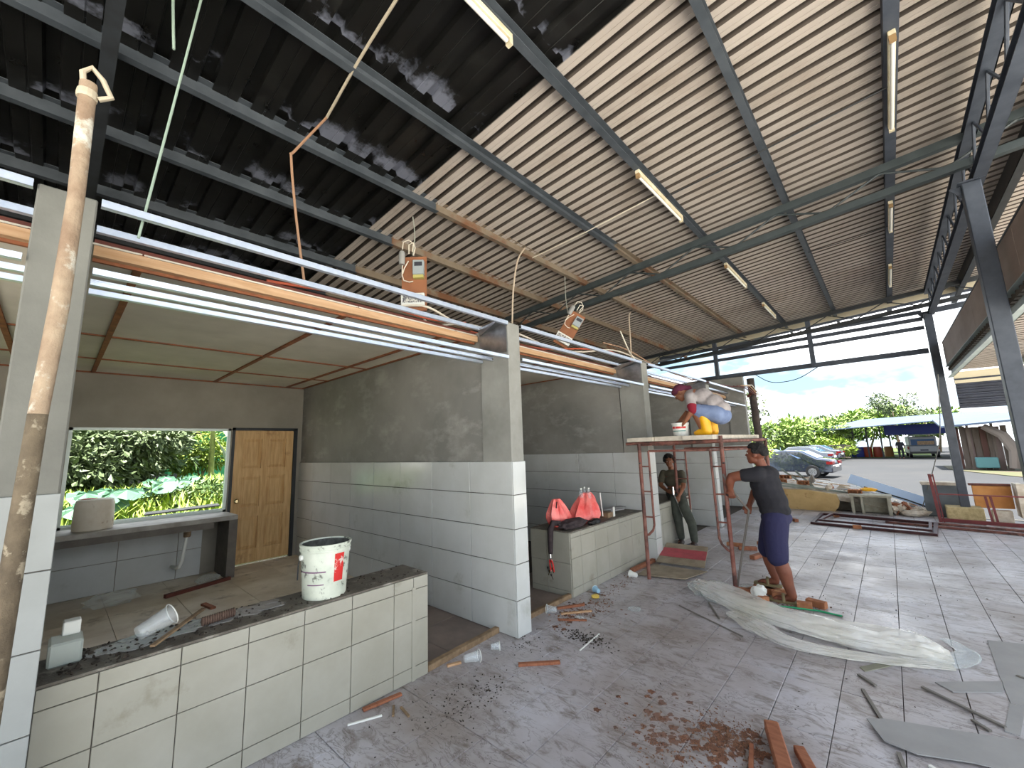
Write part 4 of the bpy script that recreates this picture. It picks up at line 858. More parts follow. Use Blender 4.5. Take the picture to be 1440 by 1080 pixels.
# ================================================================== THINGS ON THE COUNTERS
def cup(name, label, x, y, z, r0, r1, h, mtx, mat=clear_cup, cat='cup', group=None):
    m = T(x, y, z) @ mtx; t = thing(name, label, cat, (x, y, z), group)
    obj('wall', MB().lathe([(r0 * .9, 0), (r0, .003), (r1, h), (r1 + .004, h), (r1 + .004, h - .005), (r1 - .001, h - .004), (r0 - .0015, .005)], 24, m, cap1=False), mat, t, smooth=True)
    obj('rim', MB().tube([m @ V(((r1 + .003) * math.cos(a * math.pi / 10), (r1 + .003) * math.sin(a * math.pi / 10), h)) for a in range(21)], .003, 6), white_pl, t)
    return t
cup('clear_cup', 'clear plastic tub tipped over at the left end of the front counter', -2.90, .36, .745, .035, .05, .15, rot('Z', 105) @ rot('X', 0) @ rot('Y', 72))
t = thing('grey_container', 'translucent grey plastic box at the very left of the front counter', 'container', (-2.93, .16, .70))
obj('box', MB().box((-3.02, .06, .70), (-2.87, .17, .80)), M('frosted plastic', (196, 206, 200), r=.3, alpha=.6), t, bevel=.008)
obj('lid', MB().box((-3.035, .10, .80), (-2.97, .16, .86)), white_pl, t, bevel=.004)
tag(obj('wood_stick', MB().bar((-2.74, .40, .72), (-3.05, .66, .745), .022, .010), old_wood), 'brown wooden lath lying across the front counter', 'stick')
co = MB()
for k in range(14): co.lathe([(.018, 0), (.024, .004), (.024, .008), (.018, .012)], 12, T(-2.93 + .045 - k * .002, .62 + k * .0115, .724) @ rot('X', -90), cap0=(k == 0), cap1=(k == 13))
tag(obj('corrugated_hose', co, M('dusty brown hose', (98, 78, 68), r=.8), smooth=False), 'short piece of ribbed brown hose on the front counter', 'hose')
cr_ = MB()
for k in range(260):
    u = R.random(); x = R.uniform(-3.03, -2.73); yy = .1 + 1.85 * u * (1 if R.random() < .5 else R.random()); s = R.uniform(.002, .010)
    rock((x, yy, .70 + s * .3), (s * 1.4, s, s * .6), k, cr_)
tag(obj('debris_crumbs', cr_, mortar, kind='stuff'), 'dark mortar crumbs scattered on the front counter top', 'crumbs')
pd = MB()
for k in range(90):
    x = min(-2.80, R.gauss(-2.96, .06)); yy = R.uniform(.2, 1.0); a = R.uniform(.01, .045); x = max(x, -3.0); n = 9; ph = R.random() * 6
    pd.prism([(x + a * (1 + .35 * math.sin(3 * q + ph)) * math.cos(q * 2 * math.pi / n), yy + 1.6 * a * math.sin(q * 2 * math.pi / n)) for q in range(n)], .0008 + k * .00004, T(0, 0, .6998))
tag(obj('water_puddles', pd, M('shiny water film', (150, 148, 146), r=.25, spec=.6, bump=.5, bsc=26), kind='stuff'), 'wet shiny puddles on the front counter top', 'puddle')
# plastic and timber on first shop floor
tag(obj('red_timber', MB().bar((-6.50, 1.02, .02), (-6.72, 1.72, .02), .05, .04), timber_red), 'red brown timber on the shop floor below the basin', 'timber')
tag(obj('wood_offcut', MB().bar((-5.85, 1.26, .01), (-5.6, 1.30, .01), .05, .02), orange_wood), 'small orange offcut on the first shop floor', 'offcut')
def crumple(name, label, cx, cy, cz, sx, sy, sz, mat, cat='plastic bag', seed=1, group=None, sub=3, amp=.45, fr=2.2, rough=.06):
    bm = bmesh.new(); bmesh.ops.create_icosphere(bm, subdivisions=sub, radius=1)
    mb = MB(); vs = []
    for v in bm.verts:
        p = v.co.copy(); d = 1 + amp * mnoise.noise(p * fr + V((seed * 7.1, 0, 0))) + rough * mnoise.noise(p * fr * 4 + V((seed, 3, 0)))
        q = V((p.x * sx * d, p.y * sy * d, p.z * sz * d)); q.z = max(q.z, -sz * .8); vs.append(q + V((cx, cy, cz + sz * .8)))
    mb.add(vs, [[v.index for v in f.verts] for f in bm.faces]); bm.free()
    return tag(obj(name, mb, mat, smooth=True), label, cat, group)
crumple('plastic_bag', 'crumpled clear plastic bag on the floor under the cement counter', -6.72, .58, 0, .12, .22, .08, clear, seed=2)
crumple('plastic_bag', 'clear plastic wrapper on the floor below the basin', -6.85, 1.50, 0, .10, .12, .05, clear, seed=5)
# red bags and jacket on second counter
def bag(label, cx, cy, base, top, w, d, seed):
    mb = MB(); n = 28; lv = 12; prev = None
    for i in range(lv + 1):
        t = i / lv; z = base + (top - base) * t
        s = (1 - t ** 1.9 * .72) * (.82 + .6 * math.sin(min(1, t * 3) * 1.57) * .3)
        for k in range(n):
            a = 2 * math.pi * k / n; f = 1 + (.10 + .14 * t) * math.sin(a * (5 + seed) + seed * 2 + t * 2) + .1 * mnoise.noise(V((math.cos(a) * 2, math.sin(a) * 2, t * 3 + seed)))
            mb.v.append((cx[0] + (cx[1] - cx[0]) * t + d * s * f * math.cos(a), cy[0] + (cy[1] - cy[0]) * t + w * s * f * math.sin(a), z))
    for i in range(lv):
        for k in range(n): mb.f.append((i * n + k, i * n + (k + 1) % n, (i + 1) * n + (k + 1) % n, (i + 1) * n + k)); mb.mi.append(0)
    mb.f.append(tuple(range(n))); mb.mi.append(0); mb.f.append(tuple(lv * n + k for k in range(n))[::-1]); mb.mi.append(0)
    t = thing('red_plastic_bag', label, 'plastic bag', (cx[0], cy[0], base))
    obj('bag', mb, red_bag, t, smooth=True)
    return t
t = bag('thin red plastic bag, left of the two on the tiled counter', (-3.02, -3.02), (4.13, 4.06), .675, .985, .18, .12, 1)
obj('handle_loop', MB().tube([(-3.0, 4.03, .86), (-2.96, 3.98, .92), (-2.98, 4.02, .955), (-3.0, 4.08, .95)], .006, 6), black_m, t)
t = bag('bulging red plastic bag, right of the two, holding clear bottles', (-2.93, -2.98), (4.52, 4.66), .675, 1.0, .26, .15, 2)
for k, (x, yy) in enumerate(((-2.98, 4.54), (-2.93, 4.64), (-3.02, 4.68))):
    bt = thing('water_bottle', ['clear water bottle standing in the red bag, left one', 'clear water bottle standing in the red bag, middle one', 'clear water bottle standing in the red bag, right one'][k], 'bottle', (x, yy, .68))
    obj('bottle', MB().lathe([(.03, 0), (.034, .01), (.034, .28), (.03, .31), (.013, .36), (.013, .37)], 18, T(x, yy, .68)), clear, bt, smooth=True)
    obj('cap', MB().lathe([(.015, 0), (.015, .018)], 12, T(x, yy, 1.05)), white_pl, bt, smooth=True)
crumple('folded_jacket', 'dark brown jacket lying on the tiled counter below the red bags', -2.83, 4.10, .67, .10, .24, .055, cloth_dark, 'jacket', seed=3, amp=.3, sub=4)
tag(obj('jacket_strap', MB().tube([(-2.88, 3.93, .74), (-2.93, 3.86, .75), (-2.95, 3.835, .68), (-2.955, 3.83, .55), (-2.96, 3.83, .42)], [.028, .035, .034, .03, .024], 10), cloth_dark, smooth=True), 'dark sleeve hanging over the end of the tiled counter', 'sleeve')
crumple('black_shoe', 'small black object with strap under the right red bag', -2.74, 4.42, .67, .05, .13, .035, black_m, 'shoe', seed=9)
kc = thing('key_bunch', 'bunch of keys and red pliers hanging from the dark sleeve', 'keys', (-2.96, 3.82, .35))
obj('chain', MB().tube([(-2.96, 3.825, .43), (-2.955, 3.82, .38), (-2.96, 3.82, .33)], .008, 6), chrome, kc)
for q in (-1, 1): obj('plier_handle', MB().tube([(-2.955 + .012 * q, 3.818, .36), (-2.94 + .022 * q, 3.812, .31), (-2.93 + .020 * q, 3.812, .24)], .009, 8), red_print, kc, smooth=True)
for k in range(4):
    m = T(-3.0 + k * .022, 3.822, .27 - .035 * (k % 3)) @ rot('X', 90) @ rot('Z', R.uniform(-30, 30))
    obj('key', MB().lathe([(.013, 0), (.013, .003)], 10, m).box((-.004, -.05, 0), (.004, -.01, .003), m), [chrome, brass][k % 2], kc)
tag(obj('plastic_spoon', MB().tube([(-2.86, 4.80, .99), (-2.84, 4.80, .70)], .008, 6), white_pl), 'thin white stick leaning beside the right red bag', 'stick')
t = thing('small_carton', 'small open beige carton right of the red bags', 'carton', (-2.85, 4.93, .67)); obj('carton', MB().box((-2.93, 4.86, .67), (-2.80, 5.0, .73)), old_wood, t, bevel=.002); obj('flap', MB().box((-2.80, 4.99, .67), (-2.79, 5.03, .79)), white_pl, t)
tag(obj('newspaper_bundle', MB().bar((-3.1, 5.3, .685), (-3.05, 5.6, .685), .22, .02).bar((-3.12, 5.25, .70), (-2.98, 5.62, .71), .12, .008), fibre), 'grey crumpled paper bundle at the far end of the tiled counter', 'paper')

# ================================================================== CABLES, BOARDS, STRINGS
def wire(name, label, pts, r, mat, cat='cable'):
    p = [V(q) for q in pts]; out_ = []
    for i in range(len(p) - 1):
        p0, p1, p2, p3 = p[max(i - 1, 0)], p[i], p[i + 1], p[min(i + 2, len(p) - 1)]
        for k in range(6):
            t = k / 6; out_.append(.5 * ((2 * p1) + (-p0 + p2) * t + (2 * p0 - 5 * p1 + 4 * p2 - p3) * t * t + (-p0 + 3 * p1 - 3 * p2 + p3) * t ** 3))
    out_.append(p[-1])
    return tag(obj(name, MB().tube(out_, r, 7), mat, smooth=True), label, cat)
wire('bent_rod', 'rusty bent rod hanging from the roof over the first shop', [(-2.95, 1.20, 4.22), (-2.95, .98, 3.80), (-2.95, .96, 3.74), (-2.95, 1.01, 3.32), (-2.95, 1.09, 2.82)], .009, M('rusty rod', (150, 116, 90), r=.7), 'rod')
wire('thin_pipe', 'long thin pale pipe running up to the roof above the first shop', [(-2.95, 1.20, 4.22), (-2.2, 1.16, 4.30), (-1.0, 1.12, 4.37)], .010, M('pale pipe', (170, 160, 140), r=.6), 'pipe')
wire('bent_rod', 'pale bent rod rising from the middle pillar to the roof', [(-2.75, 3.08, 2.80), (-2.75, 3.12, 3.25), (-2.76, 3.22, 3.62), (-2.80, 3.40, 3.85)], .009, M('pale rod', (176, 160, 140), r=.7), 'rod')
wire('bent_rod', 'bent rod standing on the third pillar', [(-2.72, 5.72, 2.80), (-2.72, 5.74, 3.2), (-2.74, 5.80, 3.55), (-2.78, 5.95, 3.66)], .010, M('pale rod', (176, 160, 140), r=.7), 'rod')
wire('hanging_string', 'pale green string hanging from the roof in front of the left pillar', [(-2.55, .33, 4.24), (-2.58, .25, 3.4), (-2.60, .18, 2.68)], .006, M('pale green string', (140, 158, 144), r=.6), 'string')
wire('cut_strip', 'short pale strip dangling from the black roof sheets', [(-2.6, .21, 4.25), (-2.6, .21, 4.10), (-2.6, .235, 3.80)], .007, M('pale green string', (140, 158, 144), r=.6), 'strip')
pole = thing('old_pole', 'cement-spattered old wooden pole with a bent steel loop on top, left foreground', 'pole', (-1.9, -.03, 0))
pole_m = M('flaking painted pole', (172, 154, 130), r=.85, c2=(132, 110, 90), sc=7, c3=(202, 200, 186), sc3=6, lo3=.52, hi3=.6, bump=.4)
pole_d = M('mossy brown pole', (110, 98, 80), r=.9, c2=(84, 74, 60), sc=14, c3=(150, 140, 120), sc3=16, lo3=.58, hi3=.64, bump=.4)
obj('pole_upper', MB().tube([(-1.9, -.045, 1.75), (-1.9, -.033, 2.1), (-1.9, -.03, 2.47), (-1.9, -.038, 2.90)], [.022, .023, .021, .023], 12), pole_m, pole, smooth=True)
obj('pole_lower', MB().tube([(-1.9, -.075, .0), (-1.9, -.058, .9), (-1.9, -.045, 1.75)], [.026, .026, .022], 12), pole_d, pole, smooth=True)
obj('steel_loop', MB().tube([(-1.9, -.045, 2.86), (-1.89, -.055, 2.93), (-1.89, -.035, 2.96), (-1.89, -.005, 2.93), (-1.88, .02, 2.87), (-1.89, -.01, 2.85)], .009, 8), M('flaky steel', (180, 168, 146), r=.7), pole, smooth=True)
obj('collar', MB().lathe([(.026, 0), (.028, .01), (.026, .03)], 14, T(-1.9, -.038, 2.84)), M('flaky steel', (180, 168, 146), r=.7), pole)

def board(label, c, yaw, tilt, w, h, meter_w, low=True):
    t = thing('meter_board', label, 'meter board', c)
    m = T(*c) @ rot('Z', yaw) @ rot('Y', tilt)      # local: x right, z up, -y faces viewer
    obj('board', MB().box((-w / 2, 0, -h / 2), (w / 2, .02, h / 2), m), M('orange hardboard', (150, 98, 66), r=.7, c2=(132, 84, 56), sc=5), t, bevel=.002)
    k = obj('meter', MB().box((-.005, -.06, .08 * h / .6), (.115, 0, .24 * h / .6), m), M('grey meter case', (150, 158, 160), r=.4), t, bevel=.006)
    obj('dial_window', MB().box((.015, -.063, .17 * h / .6), (.10, -.06, .215 * h / .6), m), label_ink, k)
    obj('terminal_cover', MB().box((.0, -.05, .045 * h / .6), (.11, 0, .078 * h / .6), m), M('yellowed cover', (176, 168, 100), r=.5), k)
    if low:
        s = obj('switch_box', MB().box((-.13, -.05, -.26 * h / .6), (.12, 0, -.12 * h / .6), m), white_pl, t, bevel=.005)
        obj('printed_label', MB().box((-.11, -.0515, -.225 * h / .6), (.10, -.05, -.14 * h / .6), m), M('printed paper', (206, 204, 196), r=.6, c2=(90, 90, 96), sc=60, lo=.5, hi=.52), s)
    f = obj('fuse', MB().lathe([(.03, 0), (.034, .02), (.034, .13), (.026, .15)], 14, m @ T(-.125, -.035, .20 * h / .6)), M('grey fuse', (150, 150, 146), r=.4), t, smooth=True)
    for pts in ([(-.12, -.035, .37), (-.11, -.04, .45), (-.05, -.04, .47), (.0, -.04, .43), (-.01, -.03, .34)], [(-.05, -.03, .32), (-.05, -.035, .42), (0, -.04, .44), (.02, -.04, .38), (0, -.03, .30)], [(-.12, -.035, .19), (-.12, -.04, .08), (-.10, -.045, .02), (-.04, -.045, 0), (.0, -.04, .01)], [(-.055, -.03, .24), (-.10, -.03, .16), (-.115, -.035, .10)]):
        obj('cable', MB().tube([m @ V((p[0], p[1], p[2] * h / .6)) for p in pts], .006, 7), wire_w, t, smooth=True)
    return t
board('orange meter board with grey electricity meter hanging by a wire above the first shop', (-3.60, 2.46, 3.40), 42, 0, .27, .62, .1)
wire('hanging_wire', 'twisted wire carrying the nearer meter board', [(-3.60, 2.44, 4.18), (-3.59, 2.46, 3.95), (-3.60, 2.44, 3.72)], .006, wire_y, 'wire')
board('tilted orange meter board hanging above the second shop', (-3.40, 5.12, 3.36), 42, 33, .24, .58, .1)
wire('hanging_wire', 'double wire carrying the tilted meter board', [(-3.40, 5.08, 4.2), (-3.40, 5.07, 3.9), (-3.40, 5.10, 3.62)], .006, wire_y, 'wire')
for k, (pts, mt, lab) in enumerate((
    ([(-3.12, .9, 2.83), (-3.1, 1.6, 2.88), (-3.14, 2.3, 2.86), (-3.1, 2.75, 2.9)], orange_pipe, 'orange conduit on top of the first shop ceiling'),
    ([(-3.05, 1.9, 2.86), (-3.15, 2.3, 2.98), (-3.1, 2.75, 2.86), (-3.05, 3.4, 2.92), (-3.1, 4.2, 2.86)], wire_w, 'white cable bundle running over the middle pillar'),
    ([(-3.6, 2.55, 3.08), (-3.45, 2.6, 2.92), (-3.3, 3.0, 2.98), (-3.2, 3.9, 2.90), (-3.15, 4.9, 2.93), (-3.0, 5.7, 3.05), (-2.95, 6.6, 3.0), (-2.9, 8.0, 2.9)], wire_w, 'white cable from the meter boards along the shop tops'),
    ([(-3.2, 2.9, 2.86), (-3.15, 4.0, 2.84), (-3.1, 5.0, 2.98), (-3.05, 5.7, 3.04), (-3.0, 6.6, 2.92)], orange_pipe, 'orange conduit above the second shop'),
    ([(-3.0, 5.4, 3.12), (-2.9, 6.0, 3.08), (-2.85, 7.0, 2.92), (-2.8, 8.6, 2.84)], M('brown cable', (150, 120, 96), r=.6), 'brown cable sagging beyond the third pillar'),
    ([(-2.78, 5.55, 3.28), (-2.78, 5.8, 3.0), (-2.75, 6.0, 2.84)], wire_w, 'white stick crossing above the third pillar'),
    ([(-2.8, 8.6, 2.86), (-2.6, 9.6, 2.82), (-2.5, 10.6, 2.84), (-2.45, 11.4, 2.9)], M('dark red cable', (96, 48, 48), r=.6), 'dark red cable bundle at the end wall'),
    ([(-3.3, 3.2, 2.84), (-3.35, 4.0, 2.95), (-3.3, 5.0, 2.88), (-3.2, 6.2, 2.95), (-3.2, 7.5, 2.86)], black_m, 'black cable lying on the second shop ceiling'))):
    wire('cable', lab, pts, .011 if mt is not black_m else .008, mt)
wire('overhead_cable', 'slack black cable against the sky from the end beam', [(-2.25, 11.53, 3.19), (-1.95, 11.7, 2.98), (-1.45, 11.7, 2.99), (-1.0, 11.53, 3.19)], .009, black_m)
wire('hanging_rope', 'thin rope hanging from the far post down to the floor edge', [(.84, 11.2, 2.72), (.72, 11.3, 1.6), (.55, 11.6, .9), (.30, 11.9, .1)], .008, M('grey rope', (120, 120, 116), r=.8), 'rope')
up = thing('timber_pole', 'dark wooden pole behind the end wall of the shops', 'pole', (-2.45, 12.2, 0)); obj('pole', MB().tube([(-2.45, 12.2, -.4), (-2.52, 12.2, 3.2)], .09, 12), M('dark timber pole', (84, 74, 68), r=.9, c2=(62, 54, 50), sc=6), up, smooth=True)
obj('insulator_rack', MB().bar((-2.62, 12.1, 2.72), (-2.40, 12.1, 2.86), .05, .06), timber_red, up)
for k in range(4): tag(obj('reinforcing_bar', MB().tube([(-2.50 + k * .05, 10.4 + .1 * k, 2.84 + .01 * k), (-2.46 + k * .05, 11.3, 2.86 + .02 * k), (-2.42 + k * .03, 12.05, 2.74)], .012, 6), [timber_red, rust_red, timber, wire_w][k]), ['dark red bar on the end wall top', 'rusty bar on the end wall top', 'pale timber lath on the end wall top', 'white bar on the end wall top'][k], 'bar')

# ================================================================== THINGS ON THE FLOOR
def place_poly(name, label, pts, z, th, mat, cat):
    return tag(obj(name, MB().prism(pts, th, T(0, 0, z)), mat), label, cat)
place_poly('fibre_board', 'long grey fibre cement offcut, largest at the lower right', [(-.30, 3.24), (-.225, 3.07), (-.10, 3.05), (.10, 3.14), (.45, 3.22), (.62, 3.30), (.62, 3.55), (.3, 3.50), (.05, 3.40), (-.22, 3.30)], .012, .006, fibre, 'board')
place_poly('fibre_board', 'short grey fibre cement strip above the largest offcut', [(.015, 3.99), (.09, 3.91), (.32, 4.09), (.34, 4.26)], .0, .006, fibre, 'board')
place_poly('fibre_board', 'wide grey fibre cement sheet at the right edge', [(.36, 5.0), (.335, 4.3), (.33, 3.95), (.75, 4.05), (.9, 5.2)], .0, .006, fibre, 'board')
place_poly('fibre_board', 'narrow grey strip running down to the largest offcut', [(.325, 3.95), (.255, 3.58), (.31, 3.58), (.385, 3.95)], .0, .005, fibre, 'board')
place_poly('fibre_board', 'olive grey strip next to the plastic roll', [(-.36, 3.93), (-.33, 3.88), (-.10, 4.22), (-.14, 4.26)], .0, .006, M('olive grey board', (134, 134, 118), r=.9), 'board')
ST = [(((-.05, 3.86), (.265, 3.62)), 'long thin dark strip between the offcuts'), (((-.33, 3.60), (-.235, 3.29)), 'thin strip poking out above the largest offcut'), (((-.17, 3.02), (-.10, 2.6)), 'thin olive strip below the largest offcut'), (((-.06, 3.0), (.10, 2.86)), 'short white strip below the largest offcut'), (((.14, 3.60), (.20, 3.53)), 'short dark strip above the largest offcut'), (((-.36, 3.80), (-.27, 3.70)), 'short dark strip left of the narrow offcuts'), (((.42, 4.40), (.55, 4.30)), 'thin strip on the wide grey sheet'), (((.2, 3.08), (.34, 2.98)), 'short strip at the lower right edge')]
for k, ((a, b), lab) in enumerate(ST):
    tag(obj('thin_strip', MB().bar((a[0], a[1], .008), (b[0], b[1], .008), .018, .01), white_pl if 'white' in lab else fibre_edge), lab, 'strip')
# film roll
fr = thing('plastic_roll', 'long crumpled roll of clear plastic film lying on the tiles', 'plastic film', (-.8, 4.4, 0))
def roll(path, rads, seed, n=48, seg=120, flat=.62):
    mb = MB(); P_ = []
    for i in range(seg + 1):
        u = i / seg * (len(path) - 1); k = min(int(u), len(path) - 2); t = u - k
        p0, p1, p2, p3 = [V(path[max(0, min(len(path) - 1, q))]) for q in (k - 1, k, k + 1, k + 2)]
        p = .5 * ((2 * p1) + (-p0 + p2) * t + (2 * p0 - 5 * p1 + 4 * p2 - p3) * t * t + (-p0 + 3 * p1 - 3 * p2 + p3) * t ** 3)
        r = rads[k] + (rads[k + 1] - rads[k]) * t; P_.append((p, r))
    for i, (p, r) in enumerate(P_):
        d = (P_[min(i + 1, seg)][0] - P_[max(i - 1, 0)][0]).normalized(); a = V((d.y, -d.x, 0)).normalized()
        for k in range(n):
            th = 2 * math.pi * k / n
            f = 1 + .34 * mnoise.noise(V((i * .05 + seed, math.cos(th) * 1.8, math.sin(th) * 1.8))) + .34 * abs(mnoise.noise(V((i * .07 + seed, math.cos(th) * 4.2, math.sin(th) * 4.2)))) + .05 * mnoise.noise(V((i * .22, math.cos(th) * 9, math.sin(th) * 9 + seed)))
            q = p + a * math.cos(th) * r * f; z = r * flat * (1 + math.sin(th) * f)
            mb.v.append((q.x, q.y, max(.003, z)))
    for i in range(seg):
        for k in range(n): mb.f.append((i * n + k, i * n + (k + 1) % n, (i + 1) * n + (k + 1) % n, (i + 1) * n + k)); mb.mi.append(0)
    mb.f.append(tuple(range(n))); mb.mi.append(0); mb.f.append(tuple(seg * n + k for k in range(n))); mb.mi.append(0)
    return mb
obj('inner_layer', roll([(-1.74, 4.93, 0), (-1.5, 4.69, 0), (-1.15, 4.47, 0), (-.8, 4.36, 0), (-.4, 4.31, 0), (-.05, 4.37, 0), (.12, 4.40, 0)], [.06, .09, .10, .09, .10, .10, .07], 21, flat=.5), film, fr, smooth=True)
obj('wrapping', roll([(-1.84, 5.02, 0), (-1.72, 4.84, 0), (-1.45, 4.60, 0)], [.05, .12, .08], 31, flat=.35), clear, fr)
obj('main_roll', roll([(-1.80, 4.98, 0), (-1.55, 4.74, 0), (-1.2, 4.5, 0), (-.8, 4.36, 0), (-.4, 4.33, 0), (-.05, 4.40, 0), (.10, 4.45, 0)], [.05, .13, .12, .115, .12, .12, .05], 1), film, fr, smooth=True)
obj('flap', roll([(-1.28, 4.34, 0), (-1.05, 4.17, 0), (-.82, 4.02, 0), (-.55, 4.02, 0), (-.15, 4.14, 0), (.12, 4.28, 0)], [.06, .09, .07, .055, .05, .03], 5, flat=.40), film, fr, smooth=True)
obj('loose_end', roll([(.0, 4.30, 0), (.13, 4.40, 0), (.22, 4.62, 0), (.12, 4.85, 0)], [.07, .08, .06, .03], 8, flat=.12), clear, fr, smooth=True)
# bricks at the man's feet
def brick(x, y, z, a, label, s=(.105, .045, .032), mat=None, tilt=0):
    b = MB().box((-s[0], -s[1], -s[2]), s, T(x, y, z + s[2]) @ rot('Z', a) @ rot('X', tilt))
    return tag(obj('brick', b, mat or brick_m, bevel=.004), label, 'brick', 'broken bricks by the standing man')
BR = [(-1.33, 5.02, 0, 20, 'orange brick piece nearest the scaffold leg', .06), (-1.27, 5.08, 0, 70, 'orange brick piece left of the white scrap', .055), (-1.22, 5.22, 0, 10, 'orange brick piece behind the white scrap', .07), (-1.14, 5.18, .0, -20, 'brick piece before the rear sandal', .05), (-1.14, 4.86, 0, 60, 'orange brick at the toe of the front sandal', .06), (-1.02, 5.08, .0, 15, 'orange brick between the two sandals', .075), (-.80, 4.93, 0, 10, 'yellowish brick right of the front sandal', .06), (-.72, 5.05, 0, -15, 'dark orange brick behind the yellowish one', .08), (-1.25, 4.95, .0, 35, 'small brick lump under the white scrap', .05), (-1.07, 5.20, .0, 8, 'flat brick under the rear sandal', .10), (-1.20, 5.30, .0, 8, 'rearmost brick of the pile', .06)]
for (x, y, z, a, lab, l) in BR: brick(x, y, z, a, lab, (l, .035, .03))
BR2 = [(-1.95, 7.15, 'brick piece left of the scaffold inner rail, on the floor behind'), (-1.75, 7.0, 'long brick fragment behind the scaffold'), (-1.62, 7.5, 'brick fragment behind the rod'), (-1.55, 6.6, 'orange fragment nearest behind the scaffold'), (-1.9, 9.8, 'brick pieces far behind the man, at the shop corner'), (-1.6, 9.9, 'farthest orange brick by the shop corner')]
for k, (x, y, lab) in enumerate(BR2): brick(x, y, 0, k * 25, lab, (.12, .035, .025), mat=orange_wood if k % 2 else None)
brick(-.62, 9.6, 0, 5, 'single small brick left of the dark red frames', (.06, .03, .03)); brick(-1.0, 10.8, 0, 5, 'small brick at the foot of the ochre stub', (.05, .03, .03))
crumple('white_scrap', 'crumpled white plastic scrap on the bricks by the man', -1.17, 4.93, .02, .07, .05, .07, white_pl, 'scrap', 4)
crumple('white_scrap', 'crumpled clear wrapper between scaffold leg and bricks', -1.32, 5.2, .0, .09, .06, .03, clear, 'scrap', 6)
tag(obj('green_strap', MB().tube([(-1.08, 4.80, .008), (-.9, 4.86, .01), (-.7, 4.92, .008), (-.52, 4.90, .008)], .008, 6), M('green strap', (40, 160, 110), r=.5)), 'green plastic strap on the tiles under the sandal', 'strap')
# tilted painted board & cement bags by scaffold
def sheet4(name, label, p, th, mats, cat='board', stripe=None):
    p = [V(q) for q in p]; n = (p[1] - p[0]).cross(p[3] - p[0]).normalized() * th
    if n.z < 0: n = -n
    mb = MB().add(p + [q + n for q in p], [(0, 3, 2, 1), (4, 5, 6, 7), (0, 1, 5, 4), (1, 2, 6, 5), (2, 3, 7, 6), (3, 0, 4, 7)])
    t = thing(name, label, cat, tuple(sum((q for q in p), V((0, 0, 0))) / 4)); obj('panel', mb, mats, t)
    if stripe:
        a, b = stripe; q = [p[0].lerp(p[3], a), p[1].lerp(p[2], a), p[1].lerp(p[2], b), p[0].lerp(p[3], b)]
        q = [v_ + n * 1.02 for v_ in q]; obj('painted_stripe', MB().add(q + [v_ + n * .1 for v_ in q], [(0, 3, 2, 1), (4, 5, 6, 7), (0, 1, 5, 4), (1, 2, 6, 5), (2, 3, 7, 6), (3, 0, 4, 7)]), M('pink red paint', (184, 84, 92), r=.7, c2=(160, 76, 82), sc=12), t)
    return t
mud = M('mud coloured board', (158, 146, 126), r=.9, c2=(132, 120, 102), sc=7)
sheet4('painted_board', 'mud grey board with a pink red stripe, resting tilted behind the scaffold leg', [(-2.52, 5.55, .03), (-1.92, 5.62, .03), (-2.03, 6.15, .16), (-2.56, 6.05, .17)], .012, mud, stripe=(.30, .74))
sheet4('cement_bag', 'flattened muddy cement bag lying between scaffold legs', [(-2.50, 4.95, .01), (-1.98, 5.10, .01), (-1.86, 5.52, .015), (-2.50, 5.45, .015)], .012, mud, cat='bag')
tag(obj('blue_scrap', MB().bar((-2.52, 6.35, .03), (-2.40, 6.65, .06), .10, .03), roof_blue), 'pale blue plastic scrap by the seated worker\'s shoes', 'scrap')
tag(obj('timber_lath', MB().bar((-2.62, 5.05, .02), (-2.60, 5.66, .02), .05, .04), orange_wood), 'brown timber piece at the foot of the tiled counter by the scaffold', 'timber')
# cups and litter
cup('clear_cup', 'clear plastic cup lying on its side by the first shop entry', -2.58, 2.22, .042, .026, .040, .12, rot('Z', 68) @ rot('Y', 92) @ rot('X', 0) @ T(0, 0, 0))
cup('clear_cup', 'crushed small clear cup behind the lying cup', -2.58, 2.50, .030, .022, .030, .07, rot('Z', 50) @ rot('Y', 90))
cup('clear_cup', 'clear cup lying beside the second shop entry', -2.60, 3.42, .036, .026, .036, .10, rot('Z', 205) @ rot('Y', 90))
cup('clear_cup', 'white plastic cup lying at the foot of the scaffold leg', -2.46, 4.85, .036, .026, .036, .09, rot('Z', 170) @ rot('Y', 90), white_pl)
cup('clear_cup', 'pale blue cup on its side by the tiled counter', -2.55, 4.12, .03, .022, .032, .08, rot('Z', 150) @ rot('Y', 90), M('pale blue cup', (150, 190, 214), r=.3))
crumple('yellow_wrapper', 'small yellow wrapper beside the pale blue cup', -2.52, 4.0, 0, .05, .05, .02, M('yellow wrapper', (214, 184, 90), r=.5), 'wrapper', 8, sub=2)
crumple('plastic_disc', 'flattened clear lid on the tiles left of the plastic roll', -2.05, 3.95, 0, .07, .06, .012, clear, 'lid', 11, sub=2)
crumple('plastic_disc', 'small white plastic lid by the wood shavings', -2.36, 3.45, 0, .05, .04, .012, clear, 'lid', 12, sub=2)
